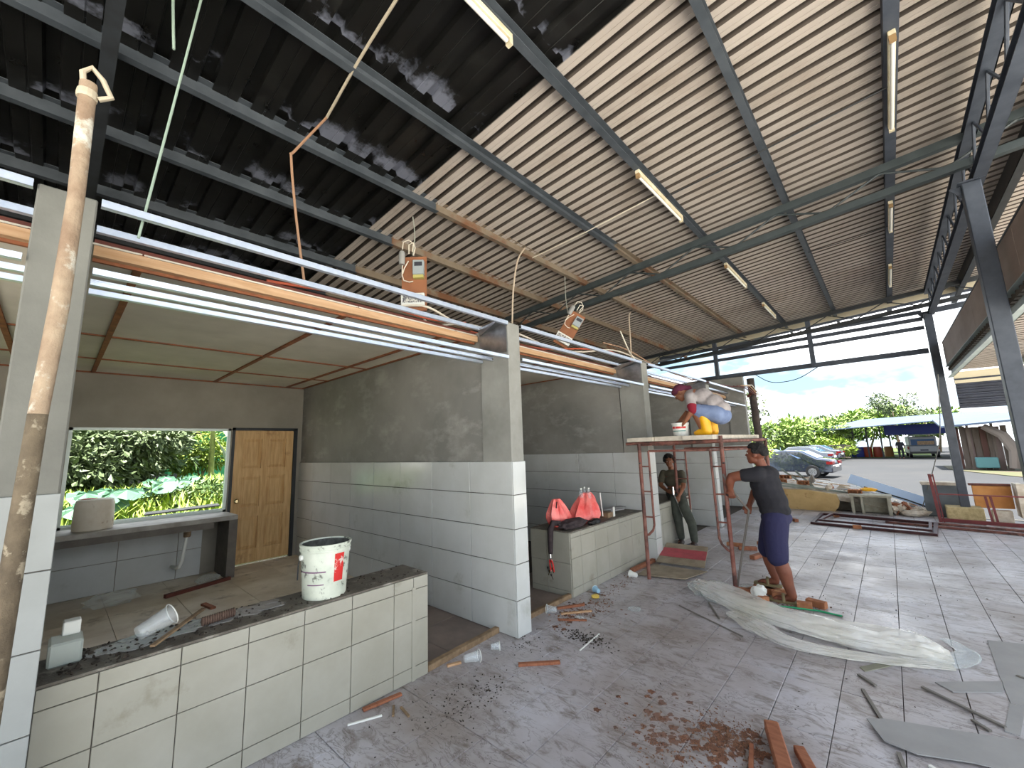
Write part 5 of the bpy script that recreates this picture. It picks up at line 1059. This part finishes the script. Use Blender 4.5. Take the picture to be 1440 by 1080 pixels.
LT = [((-2.25, 2.46), (-2.03, 2.68), .03, .02, orange_wood, 'flat orange wood piece lying alone on the tiles near the middle pillar'), ((-2.66, 2.12), (-2.62, 2.22), .025, .015, timber, 'yellow wood splinter by the threshold'), ((-2.02, 2.93), (-2.05, 3.28), .010, .008, white_pl, 'thin white stick on the tiles right of the middle pillar'), ((-2.66, 1.45), (-2.62, 1.70), .03, .015, orange_wood, 'red brown splinter at the foot of the cream counter'), ((-2.60, 1.32), (-2.52, 1.50), .012, .01, white_pl, 'thin white splinter at the foot of the cream counter'), ((-2.50, 1.62), (-2.38, 1.60), .014, .01, old_wood, 'short pale stick near the counter corner'), ((-2.55, 1.60), (-2.46, 1.54), .014, .01, old_wood, 'second short pale stick near the counter corner'),
      ((-2.66, 3.5), (-2.50, 3.75), .03, .02, orange_wood, 'brown splinter in the shavings by the second entry'), ((-2.55, 3.42), (-2.36, 3.66), .025, .015, timber, 'light splinter in the shavings by the second entry'), ((-2.50, 3.3), (-2.28, 3.45), .025, .012, orange_wood, 'lowest brown splinter in the shavings'), ((-1.55, 4.55), (-1.35, 4.2), .012, .01, fibre_edge, 'thin dark lath left of the plastic roll'), ((-1.75, 4.3), (-1.1, 3.95), .012, .008, fibre_edge, 'long thin lath beneath the plastic roll')]
for (a, b, wd, h, mt, lab) in LT: tag(obj('splinter', MB().bar((a[0], a[1], h / 2 + .001), (b[0], b[1], h / 2 + .001), wd, h), mt, bevel=.001), lab, 'splinter')
t = thing('timber_offcut', 'large orange hardwood offcut at the lower edge of the picture', 'offcut', (-.62, 2.6, 0)); obj('block', MB().bar((-.68, 2.78, .05), (-.55, 2.42, .04), .07, .06), orange_wood, t, bevel=.006)
tag(obj('timber_offcut', MB().bar((-.55, 2.72, .02), (-.44, 2.50, .02), .05, .035), orange_wood, bevel=.004), 'smaller orange offcut right of the large one', 'offcut')
tag(obj('timber_offcut', MB().bar((-.74, 2.60, .015), (-.70, 2.40, .02), .02, .03), orange_wood, bevel=.002), 'thin orange offcut left of the large one', 'offcut')
def scatter(name, label, areas, mat, cat='litter'):
    mb = MB(); k = 0
    for (cx, cy, sx, sy, n, s0, s1) in areas:
        for _ in range(n):
            x = R.gauss(cx, sx); yy = R.gauss(cy, sy)
            if x < -2.68 and not (1.95 < yy < 2.8): continue
            if x > 2: continue
            s = R.uniform(s0, s1); rock((x, yy, s * .25), (s * R.uniform(1, 2.2), s, s * .4), k, mb); k += 1
    tag(obj(name, mb, mat, kind='stuff'), label, cat)
scatter('sawdust_shavings', 'reddish brown sawdust and shavings strewn on the tiles', [(-.85, 2.62, .10, .09, 700, .0015, .006), (-1.0, 2.35, .2, .12, 400, .0015, .006), (-2.45, 3.62, .12, .22, 260, .002, .009), (-1.1, 5.0, .25, .12, 220, .002, .010), (-2.5, 4.4, .05, .3, 90, .002, .008)], chips, 'shavings')
dd = MB()
for (cx, cy, sx, sy, n) in ((-.85, 2.60, .12, .09, 60), (-1.05, 2.45, .22, .10, 60), (-2.45, 3.6, .10, .2, 30), (-1.1, 5.0, .2, .12, 25), (-1.2, 2.75, .1, .05, 12)):
    for _ in range(n):
        x, yy, a, ph = R.gauss(cx, sx), R.gauss(cy, sy), R.uniform(.006, .028), R.random() * 6
        dd.prism([(x + a * (1 + .4 * math.sin(3 * q * .57 + ph)) * math.cos(q * 2 * math.pi / 11), yy + a * (1 + .4 * math.sin(4 * q * .57 + ph)) * math.sin(q * 2 * math.pi / 11)) for q in range(11)], .0008 + .0004 * R.random(), T(0, 0, .0005))
tag(obj('sawdust_film', dd, M('reddish sawdust film', (150, 108, 86), r=.95, c2=(126, 84, 64), sc=30, alpha=.6), kind='stuff'), 'thin reddish sawdust layer trodden on the tiles', 'sawdust')
scatter('mortar_crumbs', 'dark mortar crumbs strewn over the tiles', [(-2.1, 3.15, .10, .05, 260, .002, .008), (-2.25, 1.95, .13, .20, 240, .0015, .006), (-1.6, 3.2, .6, .7, 160, .0012, .004), (-.8, 5.5, .8, 1.2, 120, .0015, .005), (-2.4, 2.75, .12, .1, 80, .002, .006), (.0, 7.5, .6, 1.8, 90, .002, .006)], mortar, 'crumbs')

# ================================================================== CAR PARK
def car(label, cx, cy, ang, body, L_=4.5, Wd=1.75, H_=1.42, suv=False):
    t = thing('car', label, 'car', (cx, cy, G)); m = T(cx, cy, G) @ rot('Z', ang)   # local x forward
    hl, hw = L_ / 2, Wd / 2
    prof = [(-hl, .35), (-hl - .02, .62), (-hl + .06, .92), (-hl + .62, .98), (-hl + 1.35, H_ - .05), (-.15, H_), (.55, H_ - .06), (hl - 1.25, .95), (hl - .4, .82), (hl, .62), (hl, .33), (-hl, .28)]
    if suv: prof = [(-hl, .4), (-hl - .02, .9), (-hl + .05, 1.05), (-hl + .45, H_ - .06), (-hl + 1.4, H_), (.5, H_ - .04), (hl - 1.2, 1.05), (hl - .2, .92), (hl, .65), (hl, .35)]
    n = len(prof); mb = MB()
    for yy, s in ((-hw, .0), (-hw + .02, 1), (hw - .02, 1), (hw, 0)): pass
    lay = []
    for yy, zk in ((-hw, 0), (hw, 0)):
        lay.append([m @ V((x, yy * (1 if z < 1.0 else .80), z)) for x, z in prof])
    mb.add(lay[0] + lay[1], [tuple(range(n)), tuple(range(2 * n - 1, n - 1, -1))] + [(k, (k + 1) % n, n + (k + 1) % n, n + k) for k in range(n)])
    obj('body', mb, body, t, bevel=.05, smooth=True)
    for q in (-1, 1):
        gl = [(-hl + .95, 1.0), (-hl + 1.5, H_ - .11), (-.1, H_ - .07), (.5, H_ - .12), (hl - 1.5, 1.0)] if not suv else [(-hl + .35, 1.1), (-hl + .6, H_ - .12), (.4, H_ - .12), (hl - 1.4, 1.1)]
        yo = lambda z: q * (hw * (1 - .20 * max(0, min(1, (z - .93) / .08))) + .012)
        vs = [m @ V((x, q * (hw * .80 + .015) if z > 1.05 else q * (hw * .86 + .02), z)) for x, z in gl]; k = len(vs)
        vs2 = [v_ - (m.to_3x3() @ V((0, q * .03, 0))) for v_ in vs]
        obj('side_window', MB().add(vs + vs2, [tuple(range(k)), tuple(range(2 * k - 1, k - 1, -1))] + [(i, (i + 1) % k, k + (i + 1) % k, k + i) for i in range(k)]), car_glass, t)
        for xx in (-hl + .85, hl - .85):
            wm = m @ T(xx, q * (hw - .09), .32) @ rot('X', 90)
            wh = obj('wheel', MB().lathe([(.18, -.1), (.31, -.1), (.325, -.06), (.325, .06), (.31, .1), (.18, .1)], 20, wm), black_m, t, smooth=True)
            obj('hub_cap', MB().lathe([(.19, -.115), (.19, .115)], 16, wm), chrome, wh)
        obj('tail_lamp', MB().box((-hl - .03, q * (hw - .50) - .2, .70), (-hl + .1, q * (hw - .50) + .42 * q + .0, .86), m) if False else MB().box((-hl - .035, q * (hw - .42), .70), (-hl + .22, q * (hw + .012), .84), m), tail_red, t)
    obj('rear_window', MB().add([m @ V(p) for p in ((-hl + .68, -hw * .7, 1.0), (-hl + .68, hw * .7, 1.0), (-hl + 1.30, hw * .68, H_ - .08), (-hl + 1.30, -hw * .68, H_ - .08))] + [m @ V(p) for p in ((-hl + .66, -hw * .7, 1.03), (-hl + .66, hw * .7, 1.03), (-hl + 1.28, hw * .68, H_ - .05), (-hl + 1.28, -hw * .68, H_ - .05))], [(0, 1, 2, 3), (7, 6, 5, 4), (0, 4, 5, 1), (1, 5, 6, 2), (2, 6, 7, 3), (3, 7, 4, 0)]), car_glass, t)
    obj('number_plate', MB().box((-hl - .04, -.25, .55), (-hl, .25, .66), m), white_pl, t)
    return t
car('black saloon car parked nearest, behind the rubble heap', -4.4, 27.4, 172, car_black)
car('red hatchback parked behind the black saloon', -6.9, 33.0, 172, car_red)
car('silver grey car parked behind the red one', -5.4, 39.5, 172, car_grey)
car('pale saloon car farthest in the parked row', -5.4, 46, 172, car_grey, suv=False)
# van with blue awning
vn = thing('white_van', 'white van with raised tailgate parked under the blue-grey shelter roof', 'van', (2.0, 53, G)); m = T(2.0, 53, G) @ rot('Z', 3)
obj('body', MB().box((-.95, -2.2, .35), (.95, 2.2, 1.05), m).box((-.88, -1.9, 1.05), (.88, 1.2, 1.85), m), M('white van paint', (120, 122, 124), r=.4), vn, bevel=.06)
obj('rear_opening', MB().box((-.75, -1.93, 1.08), (.75, -1.88, 1.62), m), car_glass, vn); obj('cargo_board', MB().box((-.35, -1.97, 1.12), (.72, -1.93, 1.45), m), old_wood, vn)
obj('bumper', MB().box((-.93, -2.3, .35), (.93, -2.18, .55), m), black_m, vn)
obj('number_plate', MB().box((-.25, -2.22, .62), (.25, -2.2, .74), m), label_ink, vn)
for q in (-1, 1):
    for yy in (-1.45, 1.4): obj('wheel', MB().lathe([(.2, -.1), (.33, -.1), (.33, .1), (.2, .1)], 18, m @ T(q * .85, yy, .33) @ rot('Y', 90)), black_m, vn, smooth=True)
    obj('tail_lamp', MB().box((q * .95 - .1, -2.22, .75), (q * .95, -2.18, 1.0), m), tail_red, vn)
obj('tailgate', MB().bar((-.8, -1.95, 1.86), (-.8, -2.9, 2.0), .05, .05).box((-.85, -2.9, 1.95), (.85, -1.95, 2.0), m), M('white van paint', (120, 122, 124)), vn)
tag(obj('blue_awning', MB().box((-.3, 52.5, 1.6), (4.2, 54.5, 2.5)), blue_tarp), 'dark blue tarpaulin hung behind the white van', 'tarpaulin')
# walker
P4 = thing('person', 'distant person in dark clothes walking beside the white van', 'person', (.6, 50, G)); b = MB()
hm = head(b, (.6, 50, G + 1.55), (0, -1, 0), (0, 0, 1), 1.0); limb(b, [(.6, 50, G + 1.45), (.6, 50, G + 1.38)], [.05, .06])
for z, r in ((1.3, .13), (1.12, .12), (.95, .13)): ell(b, (.6, 50, G + z), (.17, .12, r))
for q in (-1, 1): limb(b, [(.6 + q * .18, 50, G + 1.35), (.6 + q * .26, 49.95, G + 1.08), (.6 + q * .24, 49.85, G + .85)], [.05, .042, .03]); limb(b, [(.6 + q * .09, 50, G + .9), (.6 + q * .12, 50 - q * .1, G + .5), (.6 + q * .12, 50 + q * .05, G + .06)], [.09, .065, .045]); ell(b, (.6 + q * .12, 49.95, G + .04), (.05, .12, .04))
blend('body', b, skin2, P4, .02, 3); b = MB()
for z, r in ((1.3, .14), (1.12, .14), (.95, .15)): ell(b, (.6, 50, G + z), (.19, .14, r))
for q in (-1, 1): limb(b, [(.6 + q * .18, 50, G + 1.36), (.6 + q * .25, 49.95, G + 1.15)], [.07, .06]); limb(b, [(.6 + q * .09, 50, G + .9), (.6 + q * .12, 50 - q * .1, G + .5), (.6 + q * .12, 50 + q * .05, G + .1)], [.11, .085, .065])
blend('dark_clothes', b, tee, P4, .02, 3)
# shelter with pale roof, posts, drums
sh = thing('open_shelter', 'long open shelter with pale blue sheet roof across the car park', 'shelter', (1.5, 56, G))
obj('roof_sheet', MB().add([(-6.0, 50, 2.15), (6.5, 46, 2.75), (7.0, 58, 3.5), (-2.0, 60, 3.35), (-6.0, 50, 2.22), (6.5, 46, 2.82), (7.0, 58, 3.57), (-2.0, 60, 3.42)], [(3, 2, 1, 0), (4, 5, 6, 7), (0, 1, 5, 4), (1, 2, 6, 5), (2, 3, 7, 6), (3, 0, 4, 7)]), roof_blue, sh)
for x, yy in ((-2.6, 52), (-1.6, 52), (-.6, 52), (3.6, 50), (4.4, 50), (.0, 57)): obj('post', MB().bar((x, yy, G), (x, yy, 2.4), .12, .12), steel_dark, sh)
for x, yy, mt, lab in ((-2.8, 53.0, blue_tarp, 'blue plastic tank under the open shelter'), (-1.7, 53.0, orange_pl, 'orange drum just right of the blue tank'), (-1.0, 53.0, orange_pl, 'second orange drum right of the blue tank'), (-.2, 54, M('amber plastic', (130, 92, 46), r=.6), 'amber coloured bin beside the walking person'), (4.2, 53, orange_pl, 'orange drum right of the white van'), (5.0, 53, orange_pl, 'last orange drum, behind the far post')):
    w2 = .9 if 'blue plastic' in lab else .34
    tag(obj('drum', MB().lathe([(w2 * .92, 0), (w2, .1), (w2, .8), (w2 * .9, .95), (w2 * .9, 1.0)], 18, T(x, yy, G) @ Matrix.Diagonal((1, .4 if w2 > .5 else 1, 1, 1))), mt, smooth=True), lab, 'drum')
# shed with patched walls at the right
sd_ = thing('patched_shed', 'patched shed with plank and corrugated walls at the right of the car park', 'shed', (4, 34, G))
obj('roof', MB().add([(2.2, 33.5, 1.90), (8.5, 30.5, 2.35), (9.5, 37, 2.9), (2.2, 38, 2.4), (2.2, 33.5, 2.0), (8.5, 30.5, 2.45), (9.5, 37, 3.0), (2.2, 38, 2.5)], [(3, 2, 1, 0), (4, 5, 6, 7), (0, 1, 5, 4), (1, 2, 6, 5), (2, 3, 7, 6), (3, 0, 4, 7)]), roof_blue, sd_)
for k in range(9):
    x = 2.5 + k * .24; obj('wall_plank', MB().box((x, 34.8 - k * .12, G), (x + .22, 34.86 - k * .12, 1.85 + .04 * (k % 3))), [drab, M('rust brown plank', (84, 58, 52), r=.9), drab, M('pinkish plank', (108, 92, 88), r=.9)][k % 4], sd_)
obj('inner_wall', MB().box((3.3, 36.5, G), (4.6, 36.6, 1.9)), M('cream patched wall', (112, 102, 84), r=.9, c2=(90, 68, 46), sc=1.5), sd_)
for k in range(12): obj('blue_wall_sheet', MB().box((4.95 + k * .2, 33.6 - k * .08, .3), (5.13 + k * .2, 33.66 - k * .08 - .03 * (k % 2), 2.35)), blue_sheet, sd_)
obj('leaning_panel', MB().tube([(4.6, 33.2, -.3), (4.7, 33.2, .6), (4.4, 33.3, 1.4), (3.8, 33.5, 1.9)], [.22, .24, .22, .16], 8), M('pale torn panel', (120, 110, 104), r=.9), sd_)
for x in (3.25, 4.15): obj('post', MB().bar((x, 34.0, G), (x, 34.0, 2.1), .1, .1), drab, sd_)
tag(obj('aqua_box', box((3.3, 33.4, G + .15), (4.1, 33.9, .25)), aqua, bevel=.03), 'aqua blue cool box in front of the patched shed', 'box')
crumple('sand_heap', 'pinkish heap of sand at the right of the patched shed', 6.4, 32.5, G, 1.2, .8, .5, M('pinkish sand', (108, 92, 82), r=.95, c2=(92, 84, 60), sc=3), 'heap', 15)
# verge
struct('verge_ground', MB().prism([(2.3, 34.5), (3.0, 32), (4.5, 28), (6.0, 25.5), (12, 24), (12, 40), (2.3, 38)], .03, T(0, 0, G)), M('worn grass verge', (62, 70, 40), r=.95, c2=(74, 64, 54), sc=.9), label='worn grass verge before the shed')
struct('verge_ground', MB().box((-30, 52, G), (3.2, 90, G + .03)), M('far grass', (70, 88, 36), r=.95, c2=(56, 76, 28), sc=.6), label='green verge at the end of the car park')

# ------------------------------------------------------------------ vegetation
def leaves(center, rad_, n, size, seed, mb=None, aspect=2.4, shell=.55, droop=.4, hollow=True):
    r = random.Random(seed); mb = mb or MB()
    for _ in range(n):
        d = V((r.gauss(0, 1), r.gauss(0, 1), r.gauss(0, 1))).normalized(); k = r.uniform(shell, 1) * (1 + .30 * mnoise.noise(d * 2.3 + V((seed, 0, 0))))
        p = V(center) + V((d.x * rad_[0], d.y * rad_[1], d.z * rad_[2])) * k
        f = (d + V((r.uniform(-1, 1), r.uniform(-1, 1), r.uniform(-1, 1) - droop))).normalized(); s_ = f.cross(V((r.uniform(-1, 1), r.uniform(-1, 1), 1))).normalized()
        l = size * r.uniform(.6, 1.3); w_ = l / aspect; nn = f.cross(s_) * w_ * .35
        mb.add([p, p + f * l * .5 + s_ * w_ * .5 + nn, p + f * l, p + f * l * .5 - s_ * w_ * .5 + nn], [(0, 1, 2), (0, 2, 3)])
    return mb
def tree(name, label, base, h, crowns, n, size, mat, cat='tree', tr=.12, seed=1, group=None):
    t = thing(name, label, cat, base, group); b0 = V(base)
    top = V(crowns[0][0])
    obj('trunk', MB().tube([b0, b0.lerp(top, .5) + V((.1, 0, 0)), top], [tr, tr * .8, tr * .4], 8), bark, t, smooth=True)
    for i, (c, r_) in enumerate(crowns[1:4]): obj('branch', MB().tube([b0.lerp(top, .45), b0.lerp(top, .6).lerp(V(c), .5), V(c)], [tr * .5, tr * .35, tr * .15], 6), bark, t, smooth=True)
    mb = MB()
    for i, (c, r_) in enumerate(crowns): leaves(c, r_, int(n / len(crowns)), size, seed * 31 + i, mb)
    obj('foliage', mb, mat, t, kind='stuff', fix=False)
    return t
# trees beyond the car park
def crown_set(cx, cy, cz, rx, rz_, k, seed):
    r = random.Random(seed); out_ = [((cx, cy, cz), (rx * .6, rx * .6, rz_ * .7))]
    for _ in range(k): out_.append(((cx + r.uniform(-rx, rx) * .75, cy + r.uniform(-1, 1), cz + r.uniform(-rz_, rz_) * .5), (rx * r.uniform(.3, .5), rx * .4, rz_ * r.uniform(.35, .6))))
    return out_
TR = [('banana_like_bush', 'bright green bushy tree behind the parked cars, left', (-9.0, 46, G), (-9.0, 46, 1.4), 3.2, 2.4, 3500, .55, leaf_b), ('bushy_tree', 'bright green tree beside the first, above the silver car', (-6.0, 50, G), (-6.0, 50, 1.6), 3.0, 2.6, 3500, .5, leaf_b),
      ('grey_tree', 'hazy grey-green tree behind the bright bushes', (-5.5, 68, G), (-4.5, 68, 2.6), 3.0, 2.4, 2500, .5, leaf_c), ('leafy_tree', 'broad green tree behind the open shelter', (-2.0, 66, G), (-1.0, 66, 3.0), 4.5, 2.6, 4500, .55, leaf_b), ('tall_open_tree', 'tall airy tree rising above the shelter roof', (.6, 62, G), (.6, 62, 4.8), 2.0, 1.8, 900, .35, leaf_c),
      ('leafy_tree', 'green tree right of the tall airy one', (4.0, 66, G), (4.2, 66, 3.0), 3.4, 2.0, 3000, .5, leaf_b), ('airy_tree', 'thin airy tree near the far post', (3.2, 64, G), (3.0, 64, 3.9), 1.8, 1.3, 600, .35, leaf_c), ('leafy_tree', 'green treetop above the patched shed roof', (9.5, 50, G), (9.5, 50, 3.2), 3.0, 1.6, 1500, .5, leaf_b), ('vine_mound', 'mound of green creepers left of the open shelter', (-3.6, 50, G), (-3.8, 50, .6), 2.6, 1.3, 3000, .35, leaf_y), ('slim_tree', 'slim tree with light foliage beside the end wall of the shops', (-4.2, 17.0, G), (-3.9, 16.6, 2.4), 1.1, 1.0, 900, .16, leaf_c), ('hedge_bush', 'yellow-green bush low behind the shop corner', (-5.4, 22, G), (-5.6, 22, .9), 1.8, .9, 2200, .22, leaf_y), ('leafy_tree', 'green tree at the far left behind the end wall', (-14, 46, G), (-14, 46, 2.2), 4.0, 3.0, 2500, .6, leaf_b)]
for k, (nm, lab, base, c, rx, rzz, n, s, mt) in enumerate(TR): tree(nm, lab, base, 3, crown_set(c[0], c[1], c[2], rx, rzz, 6, k + 3), n, s, mt, seed=k + 2)
# garden behind the window
gm = MB(); nx, ny = 30, 24
for i in range(nx + 1):
    for j in range(ny + 1):
        x = -8.4 - 8 * i / nx; yy = -4.5 + 12 * j / ny
        gm.v.append((x, yy, .15 + .62 * min(1, i / 9) + .12 * mnoise.noise(V((x, yy, 0))) + .18 * max(0, min(1, (yy - 1) / 3)) ))
for i in range(nx):
    for j in range(ny): gm.f.append((i * (ny + 1) + j, (i + 1) * (ny + 1) + j, (i + 1) * (ny + 1) + j + 1, i * (ny + 1) + j + 1)); gm.mi.append(0)
struct('garden_terrain', gm, M('leafy ground', (56, 76, 28), r=.95, c2=(40, 58, 20), sc=3), label='sloping garden ground behind the window')
gb = MB(); r = random.Random(5)
for _ in range(9000):
    x = -8.6 - 5.2 * r.random() ** 1.2; yy = r.uniform(-3.2, 4.8); z = .15 + .62 * min(1, (-8.4 - x) / 2.4) + .18 * max(0, min(1, (yy - 1) / 3)) - .05
    l = r.uniform(.14, .42); a = r.uniform(0, 6.28); b_ = V((math.cos(a), math.sin(a), 0)); tip = V((x, yy, z)) + V((0, 0, l)) + b_ * l * r.uniform(.2, .7); w_ = .012 + .012 * r.random(); s_ = V((-b_.y, b_.x, 0)) * w_; mid = V((x, yy, z + l * .62)) + b_ * l * .15
    gb.add([V((x, yy, z)) - s_ * .5, V((x, yy, z)) + s_ * .5, mid + s_, mid - s_, tip], [(0, 1, 2, 3), (3, 2, 4)])
tag(obj('fern_grass', gb, leaf_y, kind='stuff', fix=False), 'bright yellow-green ferny grass outside the window', 'grass')
gb = MB()
for k in range(16): leaves((-10.2 - r.random() * 1.2, r.uniform(1.2, 2.9), .95), (.3, .3, .22), 130, .10, 50 + k, gb)
tag(obj('low_shrub', gb, leaf_a, kind='stuff', fix=False), 'dark green creeping shrub patch in the ferny grass', 'shrub')
tr_ = tree('fruit_tree', 'dense tree with long drooping leaves filling the left of the window', (-14.2, .8, 0), 4, [((-13.6, .6, 1.85), (1.3, 1.5, .85)), ((-13.4, -.5, 1.75), (1.2, 1.3, .8)), ((-13.4, 1.55, 2.15), (1.0, .8, .55)), ((-13.2, .2, 1.5), (1.0, 1.2, .5)), ((-13.5, -2.0, 1.8), (1.3, 1.4, .9))], 9000, .20, leaf_c, seed=9, tr=.1)
obj('inner_foliage', leaves((-14.3, .2, 1.8), (1.0, 2.4, .85), 4500, .26, 77, shell=.2), leaf_a, tr_, kind='stuff', fix=False)
tree('citrus_bush', 'yellow-green bush in front of the green house', (-15, 3.0, .2), 3, [((-15, 2.9, 2.0), (.5, .55, .5)), ((-15, 3.2, 1.7), (.6, .6, .4)), ((-15.1, 2.6, 1.6), (.4, .45, .4))], 2600, .14, leaf_y, seed=12, tr=.04)
def taro(label, x, y, z, s, n, seed):
    r = random.Random(seed); t = thing('taro_plant', label, 'plant', (x, y, z))
    for k in range(n):
        a = r.uniform(0, 6.28); ln = s * r.uniform(.5, 1.1); tip = V((x + math.cos(a) * ln * .7, y + math.sin(a) * ln * .9, z + s * r.uniform(.5, 1.0)))
        st = obj('stem', MB().tube([(x, y, z), V((x, y, z)).lerp(tip, .6) + V((0, 0, .08)), tip], .009, 6), leaf_b, t)
        fw = V((.45 + .3 * r.random(), math.sin(a) * .55, -.75)).normalized(); sd2 = fw.cross(V((1, 0, .4))).normalized(); up = sd2.cross(fw); up = up if up.x > 0 else -up; L0 = s * r.uniform(.30, .46)
        out_ = []
        for q in range(15):
            th = 2 * math.pi * q / 15; rr = L0 * (.62 + .38 * math.cos(th)) * (1 + .08 * math.cos(5 * th)) + (.12 * L0 if abs(th - math.pi) > .5 else -.05 * L0)
            out_.append(tip + fw * rr * math.cos(th) * .8 + sd2 * rr * math.sin(th) * .95 + up * (-.10 * L0 * abs(math.sin(th)) + .03 * math.sin(7 * th)))
        mb = MB().add([tip + up * .02] + out_, [(0, 1 + q, 1 + (q + 1) % 15) for q in range(15)]); mb.add([p - up * .004 for p in [tip + up * .02] + out_], [(0, 1 + (q + 1) % 15, 1 + q) for q in range(15)])
        obj('leaf', mb, leaf_t, t, fix=False)
taro('bluish taro plant with big leaves, left of the window beside the tub', -10.4, .35, .55, .55, 9, 1)
taro('bluish taro plant with wavy leaves in the middle of the window', -10.6, .95, .62, .60, 9, 2)
taro('bluish taro plant below the green house', -11.0, 1.55, .70, .55, 8, 4)
gh = thing('green_house', 'vivid green house wall with dark awning seen through the window', 'house', (-20, 2.6, 0))
obj('wall', box((-21.5, 1.9, -.5), (-20.5, 5.5, 2.75)), green_wall, gh)
obj('white_wall', box((-20.6, 2.25, .8), (-20.4, 2.85, 1.85)), M('white wall', (206, 214, 206), r=.8), gh)
obj('awning', MB().bar((-19.6, 2.0, 1.82), (-19.6, 3.55, 1.9), .6, .05), steel_dark, gh); obj('low_wall', box((-19.8, .8, .2), (-19.7, 3.4, 1.05)), M('charcoal wall', (36, 36, 38), r=.8), gh)
obj('awning_prop', MB().bar((-19.5, 3.05, .9), (-19.5, 3.05, 1.85), .08, .08), steel_dark, gh); obj('dark_panel', MB().prism([(2.75, 1.35), (3.0, 1.6), (3.15, 1.7), (3.12, 1.1), (2.95, 1.2)], .05, Matrix(((0, 0, 1, -19.5), (1, 0, 0, 0), (0, 1, 0, 0), (0, 0, 0, 1)))), steel_dark, gh)
bn = thing('banana_plant', 'banana plant with pale stem near the window right edge', 'plant', (-14, 2.98, .6))
obj('stem', MB().tube([(-14, 2.98, .5), (-14, 2.95, 1.6), (-14, 2.92, 2.9)], [.08, .065, .05], 10), M('pale banana stem', (160, 168, 96), r=.7, c2=(120, 130, 70), sc=6), bn, smooth=True)
def blade(p0, p1, p2, w_, mat, parent, nm='leaf', n=10, label=None):
    p0, p1, p2 = V(p0), V(p1), V(p2); mb = MB()
    for i in range(n + 1):
        t = i / n; p = p0 * (1 - t) ** 2 + p1 * 2 * t * (1 - t) + p2 * t * t; d = ((p1 - p0) * (1 - t) + (p2 - p1) * t).normalized(); s_ = d.cross(V((0, 0, 1))); s_ = s_.normalized() if s_.length > .1 else V((0, 1, 0)); ww = w_ * math.sin(math.pi * min(.98, max(.05, t))) ** .6
        mb.v += [tuple(p - s_ * ww + V((0, 0, -ww * .3))), tuple(p), tuple(p + s_ * ww + V((0, 0, -ww * .3)))]
    for i in range(n): 
        for q in (0, 1): mb.f.append((3 * i + q, 3 * i + q + 1, 3 * i + 4 + q, 3 * i + 3 + q)); mb.mi.append(0)
    obj(nm, mb, mat, parent, fix=False, label=label)
blade((-14, 2.95, 2.2), (-13.9, 3.25, 1.9), (-13.8, 3.3, 1.35), .12, leaf_a, bn); blade((-14, 2.95, 2.8), (-13.8, 3.4, 3.1), (-13.6, 3.9, 2.6), .2, leaf_b, bn); blade((-14, 2.95, 2.85), (-13.7, 2.6, 3.0), (-13.4, 2.2, 2.5), .2, leaf_b, bn)
blade((-14, 2.95, 2.75), (-13.6, 3.15, 2.5), (-13.4, 3.2, 2.1), .10, M('withered leaf', (206, 190, 160), r=.8), bn, label='withered pale leaf')
dp = thing('dry_palm_frond', 'dry orange brown frond arching above the green house', 'frond', (-14, 2.2, 2.3))
blade((-14, 1.9, 2.05), (-14, 2.2, 2.55), (-14, 2.75, 2.25), .16, leaf_dry, dp); blade((-14, 2.0, 2.3), (-13.9, 1.92, 2.1), (-13.9, 1.85, 1.85), .07, leaf_dry, dp)
tag(obj('tin_sheet', MB().bar((-8.9, 1.05, .76), (-8.75, 2.0, .80), .4, .02), M('dull tin', (30, 33, 35), r=.9)), 'dark sheet lying on the ground just outside the window sill', 'sheet')
print('TILES', n_t, 'OBJ', len(bpy.data.objects))
